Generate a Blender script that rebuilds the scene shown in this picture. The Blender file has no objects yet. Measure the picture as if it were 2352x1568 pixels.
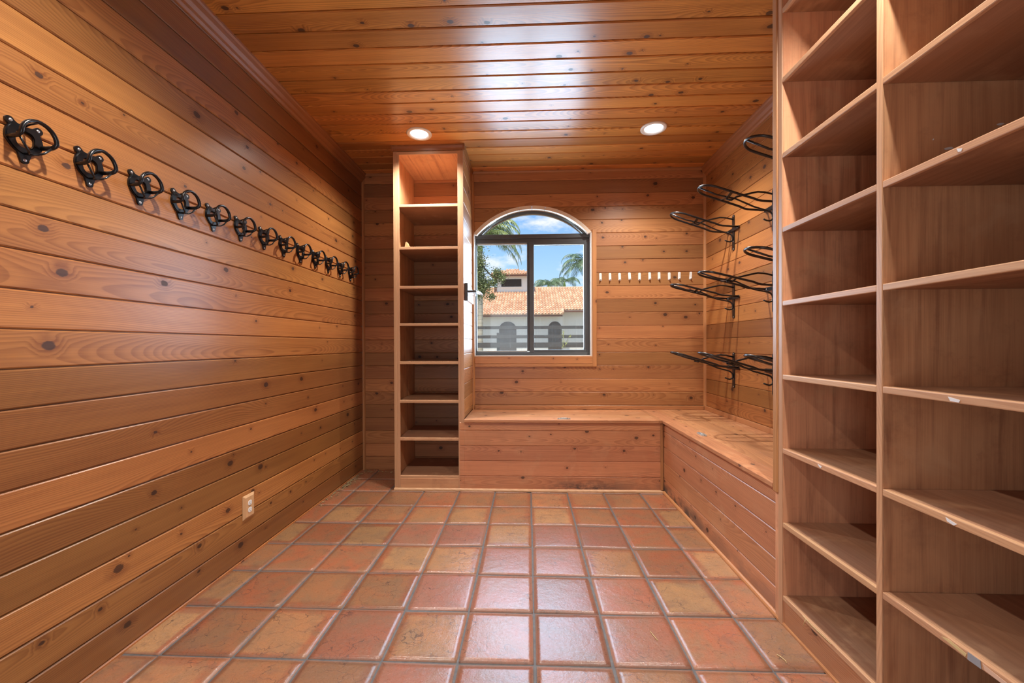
import bpy, bmesh, math, random
from mathutils import Vector, Matrix

# ------------------------------------------------------------------ scene set-up
sc = bpy.context.scene
COL = sc.collection
random.seed(11)
sc.view_settings.view_transform = 'Standard'
sc.view_settings.look = 'None'
sc.view_settings.gamma = 1.0
sc.view_settings.use_curve_mapping = False
sc.view_settings.exposure = 0.16
try:
    sc.cycles.use_denoising = True
    sc.cycles.max_bounces = 10
    sc.cycles.diffuse_bounces = 6
    sc.cycles.glossy_bounces = 4
    sc.cycles.transparent_max_bounces = 12
    sc.cycles.sample_clamp_indirect = 6.0
except Exception:
    pass

# room measures (metres)
LW, RX, BY, FY, ZC = -1.765, 1.795, 2.535, -2.30, 3.12
P = 0.137                                    # board pitch
BENCH_Y, BENCH_X, BENCH_Z = 1.95, 1.175, 0.645

# camera
cd = bpy.data.cameras.new('camera')
cam = bpy.data.objects.new('camera', cd)
COL.objects.link(cam)
Rr = ((0.99923, 0.03896, -0.00384), (-0.00366, -0.00476, -0.99998), (-0.03897, 0.99923, -0.00461))
M = Matrix(((Rr[0][0], -Rr[1][0], -Rr[2][0], -0.0251),
            (Rr[0][1], -Rr[1][1], -Rr[2][1], -1.6440),
            (Rr[0][2], -Rr[1][2], -Rr[2][2], 1.3167),
            (0, 0, 0, 1)))
cam.matrix_world = M
cd.sensor_width = 36.0
cd.lens = 920.53 / 2352 * 36.0
cd.shift_y = 11.6 / 2352
cd.clip_start = 0.02
cd.clip_end = 500
sc.camera = cam

# world: blue sky with soft clouds
W = bpy.data.worlds.new('sky')
sc.world = W
W.use_nodes = True
nt = W.node_tree
for n in list(nt.nodes):
    nt.nodes.remove(n)
def wn(t, **k):
    n = nt.nodes.new(t)
    for a, b in k.items():
        setattr(n, a, b)
    return n
def ramp_set(r, pts):
    while len(r.color_ramp.elements) > 1:
        r.color_ramp.elements.remove(r.color_ramp.elements[-1])
    r.color_ramp.elements[0].position = pts[0][0]
    r.color_ramp.elements[0].color = (*pts[0][1], 1)
    for p, c in pts[1:]:
        e = r.color_ramp.elements.new(p)
        e.color = (*c, 1)
wo = wn('ShaderNodeOutputWorld')
bg = wn('ShaderNodeBackground')
tc = wn('ShaderNodeTexCoord')
sx = wn('ShaderNodeSeparateXYZ')
rp = wn('ShaderNodeValToRGB')
ramp_set(rp, [(0.0, (0.66, 0.83, 0.99)), (0.10, (0.54, 0.77, 1.0)), (0.22, (0.34, 0.60, 0.97)), (0.36, (0.17, 0.40, 0.86)), (1.0, (0.08, 0.22, 0.62))])
mp = wn('ShaderNodeMapping')
mp.inputs['Scale'].default_value = (6.5, 6.5, 15.0)
mp.inputs['Location'].default_value = (2.35, 0.6, 0.35)
cn = wn('ShaderNodeTexNoise')
cn.inputs['Scale'].default_value = 1.0
cn.inputs['Detail'].default_value = 7.0
cn.inputs['Roughness'].default_value = 0.58
cr = wn('ShaderNodeValToRGB')
ramp_set(cr, [(0.50, (0, 0, 0)), (0.66, (1, 1, 1))])
mx = wn('ShaderNodeMix', data_type='RGBA')
mx.inputs['B'].default_value = (0.95, 0.96, 1.0, 1)
L = nt.links.new
L(tc.outputs['Generated'], sx.inputs[0]); L(sx.outputs['Z'], rp.inputs['Fac'])
L(tc.outputs['Generated'], mp.inputs['Vector']); L(mp.outputs[0], cn.inputs['Vector'])
L(cn.outputs['Fac'], cr.inputs['Fac']); L(cr.outputs['Color'], mx.inputs['Factor'])
L(rp.outputs['Color'], mx.inputs['A']); L(mx.outputs['Result'], bg.inputs['Color'])
bg.inputs['Strength'].default_value = 1.05
L(bg.outputs[0], wo.inputs['Surface'])

def light(name, kind, loc, energy, color, direction=None, **k):
    d = bpy.data.lights.new(name, kind)
    d.energy = energy
    d.color = color
    for a, b in k.items():
        setattr(d, a, b)
    o = bpy.data.objects.new(name, d)
    COL.objects.link(o)
    o.location = loc
    if direction:
        o.rotation_euler = Vector(direction).to_track_quat('-Z', 'Y').to_euler()
    return o
light('sun', 'SUN', (-4, -8, 12), 6.0, (1.0, 0.94, 0.84), (0.26, 0.48, -1.55), angle=0.01)
# daylight through the window; added fill lamp in the unseen doorway behind the viewer
light('window_daylight', 'AREA', (0.025, 2.66, 1.95), 76, (0.53, 0.76, 1.0), (0, -1, -0.12), shape='RECTANGLE', size=1.15, size_y=1.35)
light('doorway_fill', 'AREA', (-0.4, FY - 0.05, 1.1), 13, (0.90, 0.95, 1.0), (0, 1, 0.0), shape='RECTANGLE', size=0.95, size_y=2.0)
LAMPS = [(-0.943, 1.753), (1.033, 1.757), (-0.95, -0.42), (0.985, -0.42)]
LAMP_W = 165.0

# ------------------------------------------------------------------ materials
def new_mat(name):
    m = bpy.data.materials.new(name)
    m.use_nodes = True
    t = m.node_tree
    for n in list(t.nodes):
        t.nodes.remove(n)
    return m, t

class G:
    """tiny node-graph helper"""
    def __init__(s, t): s.t = t
    def n(s, ty, **k):
        n = s.t.nodes.new(ty)
        for a, b in k.items(): setattr(n, a, b)
        return n
    def put(s, sock, v):
        if isinstance(v, bpy.types.NodeSocket): s.t.links.new(v, sock)
        elif v is not None: sock.default_value = v
    def m(s, op, a, b=None, c=None, clamp=False):
        n = s.n('ShaderNodeMath', operation=op, use_clamp=clamp)
        s.put(n.inputs[0], a)
        if b is not None: s.put(n.inputs[1], b)
        if c is not None: s.put(n.inputs[2], c)
        return n.outputs[0]
    def xyz(s, a, b, c):
        n = s.n('ShaderNodeCombineXYZ')
        for i, v in enumerate((a, b, c)): s.put(n.inputs[i], v)
        return n.outputs[0]
    def sep(s, v):
        n = s.n('ShaderNodeSeparateXYZ'); s.put(n.inputs[0], v); return n.outputs
    def noise(s, vec, scale=1.0, detail=2.0, rough=0.5, dist=0.0):
        n = s.n('ShaderNodeTexNoise')
        s.put(n.inputs['Vector'], vec); n.inputs['Scale'].default_value = scale
        n.inputs['Detail'].default_value = detail; n.inputs['Roughness'].default_value = rough
        n.inputs['Distortion'].default_value = dist
        return n.outputs['Fac']
    def white(s, w):
        n = s.n('ShaderNodeTexWhiteNoise', noise_dimensions='1D'); s.put(n.inputs['W'], w)
        return n.outputs['Value'], n.outputs['Color']
    def ss(s, v, a, b):          # smoothstep a..b -> 0..1
        n = s.n('ShaderNodeMapRange', interpolation_type='SMOOTHSTEP')
        s.put(n.inputs[0], v); s.put(n.inputs[1], a); s.put(n.inputs[2], b)
        n.inputs[3].default_value = 0; n.inputs[4].default_value = 1
        return n.outputs[0]
    def mix(s, f, a, b, blend='MIX'):
        n = s.n('ShaderNodeMix', data_type='RGBA', blend_type=blend)
        s.put(n.inputs['Factor'], f)
        s.put(n.inputs['A'], (*a, 1) if isinstance(a, tuple) else a)
        s.put(n.inputs['B'], (*b, 1) if isinstance(b, tuple) else b)
        return n.outputs['Result']
    def hsv(s, col, h=0.5, sa=1.0, v=1.0):
        n = s.n('ShaderNodeHueSaturation')
        s.put(n.inputs['Hue'], h); s.put(n.inputs['Saturation'], sa); s.put(n.inputs['Value'], v); s.put(n.inputs['Color'], col)
        return n.outputs[0]
    def bsdf(s, col, rough=0.5, metal=0.0, spec=0.5, normal=None, coat=0.0, emit=None, es=0.0, coat_rough=0.2):
        b = s.n('ShaderNodeBsdfPrincipled'); o = s.n('ShaderNodeOutputMaterial')
        s.put(b.inputs['Base Color'], (*col, 1) if isinstance(col, tuple) else col)
        s.put(b.inputs['Roughness'], rough); s.put(b.inputs['Metallic'], metal)
        s.put(b.inputs['Specular IOR Level'], spec)
        s.put(b.inputs['Coat Weight'], coat); s.put(b.inputs['Coat Roughness'], coat_rough)
        if normal is not None: s.put(b.inputs['Normal'], normal)
        if emit is not None:
            b.inputs['Emission Color'].default_value = (*emit, 1); b.inputs['Emission Strength'].default_value = es
        s.t.links.new(b.outputs[0], o.inputs['Surface'])
        return b
    def bump(s, h, strength=0.2, dist=0.01):
        n = s.n('ShaderNodeBump'); n.inputs['Strength'].default_value = strength; n.inputs['Distance'].default_value = dist
        s.put(n.inputs['Height'], h); return n.outputs[0]

def plain(name, col, rough=0.5, metal=0.0, spec=0.5, var=0.0, coat=0.0):
    m, t = new_mat(name); g = G(t)
    tcn = g.n('ShaderNodeTexCoord').outputs['Object']
    nz = g.noise(tcn, 18, 3)
    c = g.mix(g.m('MULTIPLY', nz, 1.0), tuple(x * (1 - var) for x in col), tuple(min(1, x * (1 + var)) for x in col))
    g.bsdf(c, rough, metal, spec, coat=coat)
    return m

def wood(name, light_c, dark_c, knots=0.5, rings=0.40, ring_f=170.0, tint=0.32, hue=0.004, rough=0.38, spec=0.5, mottle=0.30, fibre=0.24, scuff=0.0, bumpy=0.12, coat=0.0, sat=1.0, stain=False):
    """varnished softwood; UV u = board number*50 + metres along the grain, v = metres across"""
    m, t = new_mat(name); g = G(t)
    u, v, _ = g.sep(g.n('ShaderNodeUVMap', uv_map='grain').outputs[0])
    cell = g.m('ROUND', g.m('DIVIDE', u, 50.0))
    r1, rc = g.white(cell)
    r2, r3, r4 = g.sep(rc)
    ul = g.m('SUBTRACT', u, g.m('MULTIPLY', cell, 50.0))
    cz = g.m('MULTIPLY', cell, 3.71)
    # knots
    vo = g.n('ShaderNodeTexVoronoi', feature='F1', distance='EUCLIDEAN', voronoi_dimensions='2D')
    vo.inputs['Scale'].default_value = 1.0
    g.put(vo.inputs['Vector'], g.xyz(g.m('MULTIPLY_ADD', cell, 13.7, g.m('MULTIPLY', ul, 4.6)), g.m('MULTIPLY', v, 6.2), 0.0))
    kr, kg, kb = g.sep(vo.outputs['Color'])
    wob = g.noise(g.xyz(g.m('MULTIPLY', ul, 60), g.m('MULTIPLY', v, 80), cz), 1.0, 2)
    d = g.m('ADD', vo.outputs['Distance'], g.m('MULTIPLY', g.m('SUBTRACT', wob, 0.5), 0.05))
    gate = g.m('LESS_THAN', kg, knots)
    size = g.m('MULTIPLY_ADD', g.m('POWER', kr, 2.0), 0.095, 0.026)
    kn = g.m('MULTIPLY', g.m('SUBTRACT', 1.0, g.ss(d, g.m('MULTIPLY', size, 0.7), size)), gate)
    halo = g.m('MULTIPLY', g.m('SUBTRACT', 1.0, g.ss(d, size, g.m('MULTIPLY_ADD', size, 2.2, 0.08))), gate)
    # growth rings of a slightly tilted log
    n1 = g.noise(g.xyz(g.m('MULTIPLY', ul, 0.55), g.m('MULTIPLY', v, 1.0), cz), 1.0, 1.5)
    n2 = g.noise(g.xyz(g.m('MULTIPLY', ul, 1.1), g.m('MULTIPLY', v, 7.0), cz), 1.0, 2)
    y = g.m('ADD', v, g.m('MULTIPLY', g.m('SUBTRACT', r2, 0.5), 0.26))
    z = g.m('MULTIPLY_ADD', n1, 0.34, g.m('MULTIPLY_ADD', r3, 0.10, -0.14))
    rr = g.m('SQRT', g.m('ADD', g.m('MULTIPLY', y, y), g.m('MULTIPLY', z, z)))
    rr = g.m('ADD', rr, g.m('MULTIPLY', halo, 0.010))
    ph = g.m('ADD', g.m('MULTIPLY', rr, ring_f), g.m('MULTIPLY', n2, 1.3))
    fr = g.m('FRACT', ph)
    ringv = g.m('MULTIPLY', g.ss(fr, 0.15, 0.92), g.m('SUBTRACT', 1.0, g.ss(fr, 0.92, 1.0)))
    fibn = g.noise(g.xyz(g.m('MULTIPLY', ul, 5.0), g.m('MULTIPLY', v, 330.0), cz), 1.0, 3, 0.6)
    mot = g.noise(g.xyz(g.m('MULTIPLY', ul, 1.4), g.m('MULTIPLY', v, 9.0), g.m('ADD', cz, 5.0)), 1.0, 4, 0.55)
    streak = g.noise(g.xyz(g.m('MULTIPLY', ul, 0.5), g.m('MULTIPLY', v, 42.0), g.m('ADD', cz, 9.0)), 1.0, 3, 0.6)
    f = g.m('MULTIPLY_ADD', ringv, rings, 0.12)
    f = g.m('ADD', f, g.m('MULTIPLY', g.m('SUBTRACT', fibn, 0.5), fibre * 2.4))
    f = g.m('ADD', f, g.m('MULTIPLY', g.m('SUBTRACT', mot, 0.5), mottle * 2.6))
    f = g.m('ADD', f, g.m('MULTIPLY', g.m('SUBTRACT', streak, 0.5), mottle * 2.2), clamp=True)
    f = g.m('ADD', f, g.m('MULTIPLY', halo, 0.28), clamp=True)
    col = g.mix(f, light_c, dark_c)
    col = g.mix(g.m('MULTIPLY', kn, 0.88), col, (0.045, 0.018, 0.010))
    val = g.m('MULTIPLY_ADD', g.m('SUBTRACT', r1, 0.5), 2 * tint, 1.0)
    col = g.hsv(col, g.m('MULTIPLY_ADD', g.m('SUBTRACT', r4, 0.5), 2 * hue, 0.5), sat, val)
    if scuff:
        oc = g.n('ShaderNodeTexCoord').outputs['Object']
        sn = g.noise(oc, 9.0, 8, 0.7)
        col = g.mix(g.m('MULTIPLY', g.ss(sn, 0.52, 0.74), scuff), col, (0.36, 0.155, 0.075))
        st_ = g.noise(g.xyz(g.m('MULTIPLY', v, 16.0), g.m('MULTIPLY', ul, 0.9), cz), 1.0, 5, 0.62, 0.4)
        col = g.mix(g.m('MULTIPLY', g.ss(st_, 0.52, 0.70), scuff * 1.3), col, (0.25, 0.095, 0.048))
        pale = g.noise(oc, 5.0, 5, 0.6, 0.8)
        col = g.mix(g.m('MULTIPLY', g.ss(pale, 0.52, 0.72), scuff), col, (0.66, 0.40, 0.22))
        sn2 = g.noise(oc, 3.2, 6, 0.65)
        col = g.mix(g.m('MULTIPLY', g.ss(sn2, 0.5, 0.8), scuff), col, (0.20, 0.10, 0.06))
    if stain:
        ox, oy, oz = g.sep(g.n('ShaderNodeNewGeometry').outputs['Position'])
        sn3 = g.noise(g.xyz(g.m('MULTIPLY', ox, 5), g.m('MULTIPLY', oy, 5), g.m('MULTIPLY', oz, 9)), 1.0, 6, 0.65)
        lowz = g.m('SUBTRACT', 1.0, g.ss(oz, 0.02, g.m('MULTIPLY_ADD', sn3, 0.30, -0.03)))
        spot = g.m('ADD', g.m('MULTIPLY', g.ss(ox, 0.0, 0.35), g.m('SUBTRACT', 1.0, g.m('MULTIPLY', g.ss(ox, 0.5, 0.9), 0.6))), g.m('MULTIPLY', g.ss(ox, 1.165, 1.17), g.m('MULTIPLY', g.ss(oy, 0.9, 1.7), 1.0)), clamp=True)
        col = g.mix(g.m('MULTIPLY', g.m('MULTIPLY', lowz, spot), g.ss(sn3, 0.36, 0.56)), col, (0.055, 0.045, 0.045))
    rg = g.m('MULTIPLY_ADD', fibn, 0.16, rough - 0.08)
    rg = g.m('ADD', rg, g.m('MULTIPLY', kn, 0.15))
    nor = g.bump(g.m('ADD', g.m('MULTIPLY', fibn, 0.35), g.m('MULTIPLY', mot, 0.9)), bumpy, 0.004)
    g.bsdf(col, rg, 0.0, spec, nor, coat=coat)
    return m

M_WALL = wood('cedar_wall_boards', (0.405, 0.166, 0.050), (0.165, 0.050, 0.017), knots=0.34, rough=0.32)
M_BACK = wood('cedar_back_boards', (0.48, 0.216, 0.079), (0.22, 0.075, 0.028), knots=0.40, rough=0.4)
M_CEIL = wood('pine_ceiling_boards', (0.64, 0.262, 0.058), (0.20, 0.055, 0.013), knots=0.36, rough=0.30, tint=0.25, coat=0.25)
M_BENCH = wood('pine_bench_boards', (0.52, 0.240, 0.105), (0.28, 0.100, 0.042), knots=0.42, rings=0.4, rough=0.45, scuff=0.25, tint=0.15)
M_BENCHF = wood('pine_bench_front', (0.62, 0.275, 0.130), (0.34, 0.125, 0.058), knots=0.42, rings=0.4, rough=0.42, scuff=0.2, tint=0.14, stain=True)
M_TRIM = wood('stained_trim', (0.50, 0.235, 0.090), (0.28, 0.105, 0.040), knots=0.0, rings=0.4, rough=0.42, tint=0.12)
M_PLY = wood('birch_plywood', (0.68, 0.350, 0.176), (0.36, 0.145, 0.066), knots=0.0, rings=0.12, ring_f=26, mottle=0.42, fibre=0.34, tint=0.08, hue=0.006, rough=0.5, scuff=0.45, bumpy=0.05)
M_TRIMD = wood('dark_stained_trim', (0.38, 0.155, 0.052), (0.20, 0.065, 0.022), knots=0.0, rings=0.4, rough=0.38, tint=0.1)
M_EDGE = wood('shelf_edge_strip', (0.60, 0.345, 0.185), (0.38, 0.180, 0.088), knots=0.0, rings=0.3, mottle=0.22, tint=0.08, rough=0.45)
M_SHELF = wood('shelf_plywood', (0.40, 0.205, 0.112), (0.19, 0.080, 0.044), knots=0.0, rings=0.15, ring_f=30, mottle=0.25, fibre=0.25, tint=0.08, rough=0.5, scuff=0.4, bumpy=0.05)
M_PLATEW = wood('pale_wood_plate', (0.66, 0.40, 0.20), (0.48, 0.24, 0.10), knots=0.0, rings=0.25, tint=0.02, rough=0.5)
M_PINKW = wood('pale_block', (0.66, 0.44, 0.32), (0.52, 0.30, 0.20), knots=0.0, rings=0.25, tint=0.02, rough=0.5)
M_BLACKP = plain('black_plastic', (0.006, 0.006, 0.007), 0.28, var=0.2)
M_BLACKM = plain('black_metal', (0.008, 0.008, 0.009), 0.30, var=0.2, spec=0.6)
M_SCREW = plain('screw_steel', (0.55, 0.55, 0.55), 0.35, 0.8)
M_WHITEP = plain('white_plastic', (0.80, 0.80, 0.78), 0.35)
M_SILVER = plain('silver_pull', (0.55, 0.57, 0.55), 0.35, 0.7)
M_DARKSLOT = plain('dark_slot', (0.02, 0.02, 0.02), 0.6)
M_BRONZE = plain('dark_bronze_frame', (0.080, 0.086, 0.090), 0.42, 0.0, 0.5, var=0.15)
M_TRACK = plain('pale_gasket', (0.42, 0.40, 0.34), 0.5)
M_REVEAL = plain('pale_reveal', (0.70, 0.62, 0.55), 0.55, var=0.06)
M_ARCH = plain('arch_tile', (0.88, 0.76, 0.62), 0.6, var=0.08)
M_CREAM = plain('cream_lamp_trim', (0.85, 0.80, 0.68), 0.4)
M_WIRE = plain('galvanised_wire', (0.35, 0.35, 0.34), 0.5, 0.5)
M_FENCE = plain('dark_fence_paint', (0.055, 0.050, 0.042), 0.7, var=0.3)
M_STUCCO = plain('white_stucco', (0.84, 0.80, 0.70), 0.85, var=0.04)
M_DOORB = plain('dark_brown_door', (0.050, 0.035, 0.022), 0.6, var=0.4)
M_FASCIA = plain('brown_fascia', (0.16, 0.065, 0.035), 0.6, var=0.2)
M_BARK = plain('oak_bark', (0.13, 0.10, 0.07), 0.9, var=0.4)
M_LEAF = plain('oak_leaf', (0.20, 0.235, 0.085), 0.55, var=0.55)
M_FROND = plain('palm_leaf', (0.24, 0.31, 0.10), 0.45, var=0.5)
M_FRONDD = plain('palm_leaf_dark', (0.12, 0.19, 0.085), 0.45, var=0.5)
M_SHAFT = plain('palm_crownshaft', (0.20, 0.30, 0.08), 0.5, var=0.2)
M_VINE = plain('vine_leaf', (0.48, 0.50, 0.12), 0.55, var=0.35)
M_STRAW = plain('straw', (0.62, 0.47, 0.22), 0.6, var=0.2)
M_LITTER = plain('dry_leaf_litter', (0.28, 0.21, 0.10), 0.8, var=0.7)
M_PAPER = plain('torn_white_paper', (0.74, 0.74, 0.74), 0.7)
M_TAPE = plain('grey_tape', (0.30, 0.31, 0.33), 0.55, var=0.15)
M_GRASS = plain('sandy_lawn', (0.27, 0.25, 0.17), 0.9, var=0.4)

def mk_clear():
    m, t = new_mat('clear_plastic'); g = G(t)
    b = g.bsdf((0.9, 0.9, 0.9), 0.12)
    b.inputs['Transmission Weight'].default_value = 0.75
    return m
M_CLEAR = mk_clear()

def mk_lens():
    m, t = new_mat('lamp_lens'); g = G(t)
    g.bsdf((0.9, 0.9, 0.9), 0.4, emit=(1.0, 0.98, 0.95), es=5.0)
    return m
M_LENS = mk_lens()

def mk_glass():
    m, t = new_mat('window_glass'); g = G(t)
    tr = g.n('ShaderNodeBsdfTransparent'); gl = g.n('ShaderNodeBsdfGlossy'); gl.inputs['Roughness'].default_value = 0.02
    df = g.n('ShaderNodeBsdfDiffuse'); df.inputs['Color'].default_value = (0.62, 0.62, 0.58, 1)
    fr = g.n('ShaderNodeFresnel'); fr.inputs['IOR'].default_value = 1.45
    tco = g.n('ShaderNodeTexCoord')
    x, y, z = g.sep(tco.outputs['Object'])
    nz = g.noise(tco.outputs['Object'], 260, 2)
    low = g.m('SUBTRACT', 1.0, g.ss(z, 0.1, 0.75))
    st = g.noise(g.xyz(g.m('MULTIPLY', x, 40), 0.0, g.m('MULTIPLY', z, 1.5)), 1.0, 2)
    dirt = g.m('MULTIPLY', low, g.m('MULTIPLY_ADD', nz, 0.10, g.m('MULTIPLY', g.ss(st, 0.55, 0.8), 0.06)))
    m1 = g.n('ShaderNodeMixShader'); m2 = g.n('ShaderNodeMixShader'); o = g.n('ShaderNodeOutputMaterial')
    g.put(m1.inputs[0], dirt); t.links.new(tr.outputs[0], m1.inputs[1]); t.links.new(df.outputs[0], m1.inputs[2])
    g.put(m2.inputs[0], g.m('MULTIPLY', fr.outputs[0], 0.6)); t.links.new(m1.outputs[0], m2.inputs[1]); t.links.new(gl.outputs[0], m2.inputs[2])
    t.links.new(m2.outputs[0], o.inputs['Surface'])
    return m
M_GLASS = mk_glass()

def mk_tile():
    """hand-made clay floor tile: UV u = tile number*50 + 0..1, v = 0..1; 'kind' layer: x = yellow amount, y = violet amount"""
    m, t = new_mat('clay_floor_tiles'); g = G(t)
    u, v, _ = g.sep(g.n('ShaderNodeUVMap', uv_map='grain').outputs[0])
    ye, vi, _ = g.sep(g.n('ShaderNodeUVMap', uv_map='kind').outputs[0])
    cell = g.m('ROUND', g.m('DIVIDE', g.m('SUBTRACT', u, 0.5), 50.0))
    ul = g.m('SUBTRACT', u, g.m('MULTIPLY', cell, 50.0))
    r1, rc = g.white(cell); r2, r3, r4 = g.sep(rc)
    oc = g.n('ShaderNodeTexCoord').outputs['Object']
    big = g.noise(g.xyz(g.m('MULTIPLY', ul, 2.2), g.m('MULTIPLY', v, 2.2), g.m('MULTIPLY', cell, 4.3)), 1.0, 5, 0.6, 0.6)
    fine = g.noise(oc, 70, 5, 0.65)
    base = g.mix(g.ss(big, 0.3, 0.72), (0.47, 0.150, 0.056), (0.35, 0.180, 0.085))
    base = g.mix(g.m('MULTIPLY', vi, 0.55), base, (0.36, 0.165, 0.125))  # violet tone: partly the window's blue glare, put into the tile colour
    # pale yellow patch that stops short of the tile's edges
    du = g.m('ADD', ul, g.m('MULTIPLY_ADD', r2, 0.18, -0.09)); dv = g.m('ADD', v, g.m('MULTIPLY_ADD', r3, 0.18, -0.09))
    wob = g.m('MULTIPLY', g.m('SUBTRACT', big, 0.5), 0.22)
    eu = g.m('ADD', g.m('ABSOLUTE', g.m('SUBTRACT', du, 0.5)), wob); ev = g.m('ADD', g.m('ABSOLUTE', g.m('SUBTRACT', dv, 0.5)), wob)
    box = g.m('SUBTRACT', 1.0, g.ss(g.m('MAXIMUM', eu, ev), 0.36, 0.45))
    yel = g.mix(g.ss(big, 0.35, 0.75), (0.56, 0.315, 0.125), (0.42, 0.255, 0.125))
    base = g.mix(g.m('MULTIPLY', g.m('MULTIPLY', box, ye), 0.9), base, yel)
    base = g.hsv(base, 0.495, 0.97, g.m('MULTIPLY_ADD', r4, 0.28, 0.54))
    speck = g.noise(oc, 160, 4, 0.7)
    base = g.hsv(base, 0.5, 1.0, g.m('MULTIPLY_ADD', speck, 0.9, 0.55))
    base = g.mix(g.m('MULTIPLY', g.ss(fine, 0.45, 0.8), 0.30), base, (0.22, 0.11, 0.075))
    # worn scratches and dark scuffs
    wv = g.n('ShaderNodeTexVoronoi', feature='DISTANCE_TO_EDGE', voronoi_dimensions='2D')
    wn_ = g.n('ShaderNodeTexNoise'); wn_.inputs['Scale'].default_value = 5.0; wn_.inputs['Detail'].default_value = 4
    g.put(wn_.inputs['Vector'], oc)
    va = g.n('ShaderNodeVectorMath', operation='MULTIPLY_ADD')
    g.put(va.inputs[0], wn_.outputs['Color']); va.inputs[1].default_value = (0.5, 0.5, 0.0); g.put(va.inputs[2], oc)
    g.put(wv.inputs['Vector'], va.outputs[0]); wv.inputs['Scale'].default_value = 9.0
    line = g.m('SUBTRACT', 1.0, g.ss(wv.outputs['Distance'], 0.0, 0.028))
    patchy = g.ss(g.noise(oc, 3.4, 3), 0.40, 0.56)
    base = g.mix(g.m('MULTIPLY', g.m('MULTIPLY', line, patchy), 0.75), base, (0.07, 0.040, 0.034))
    smud = g.ss(g.noise(g.xyz(g.m('MULTIPLY', ul, 3), g.m('MULTIPLY', v, 5), g.m('MULTIPLY', cell, 2.7)), 1.0, 6, 0.7), 0.50, 0.74)
    base = g.mix(g.m('MULTIPLY', smud, 0.55), base, (0.15, 0.085, 0.06))
    # chalky rim next to the joints
    rim = g.ss(g.m('MAXIMUM', g.m('ABSOLUTE', g.m('SUBTRACT', ul, 0.5)), g.m('ABSOLUTE', g.m('SUBTRACT', v, 0.5))), 0.465, 0.5)
    base = g.mix(g.m('MULTIPLY', rim, g.m('MULTIPLY', fine, 0.55)), base, (0.34, 0.235, 0.175))
    rg = g.m('ADD', g.m('MULTIPLY_ADD', fine, 0.26, 0.17), g.m('MULTIPLY', rim, 0.35))
    hb = g.m('ADD', g.m('MULTIPLY', fine, 0.25), g.noise(oc, 22, 3, 0.6))
    nb = g.bump(g.m('ADD', hb, g.m('MULTIPLY', speck, 0.35)), 0.30, 0.006)
    pb = g.bsdf(base, rg, 0.0, 0.5, nb, coat=g.m('MULTIPLY', g.m('SUBTRACT', 1.0, rim), 0.32), coat_rough=0.22)
    g.put(pb.inputs['Coat Normal'], nb)
    return m
M_TILE = mk_tile()

def mk_grout():
    m, t = new_mat('grey_grout'); g = G(t)
    oc = g.n('ShaderNodeTexCoord').outputs['Object']
    c = g.mix(g.noise(oc, 40, 4), (0.055, 0.054, 0.056), (0.165, 0.150, 0.145))
    g.bsdf(c, 0.75, normal=g.bump(g.noise(oc, 120, 3), 0.4, 0.003))
    return m
M_GROUT = mk_grout()

def mk_roof():
    m, t = new_mat('clay_roof_tiles'); g = G(t)
    u, v, _ = g.sep(g.n('ShaderNodeUVMap', uv_map='grain').outputs[0])
    cell = g.m('ADD', g.m('FLOOR', u), g.m('MULTIPLY', g.m('FLOOR', v), 37.0))
    r1, rc = g.white(cell)
    c = g.mix(r1, (0.50, 0.275, 0.155), (0.70, 0.46, 0.29))
    g.bsdf(c, 0.75)
    return m
M_ROOF = mk_roof()

def mk_trunk():
    m, t = new_mat('palm_trunk'); g = G(t)
    x, y, z = g.sep(g.n('ShaderNodeTexCoord').outputs['Object'])
    r = g.m('FRACT', g.m('MULTIPLY', z, 5.5))
    c = g.mix(g.ss(r, 0.75, 1.0), (0.52, 0.45, 0.32), (0.30, 0.26, 0.18))
    g.bsdf(c, 0.85)
    return m
M_TRUNK = mk_trunk()

# ------------------------------------------------------------------ mesh helpers
_seed = [0]
def seed():
    _seed[0] += 1
    return (_seed[0] * 7919) % 900 + 1

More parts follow.
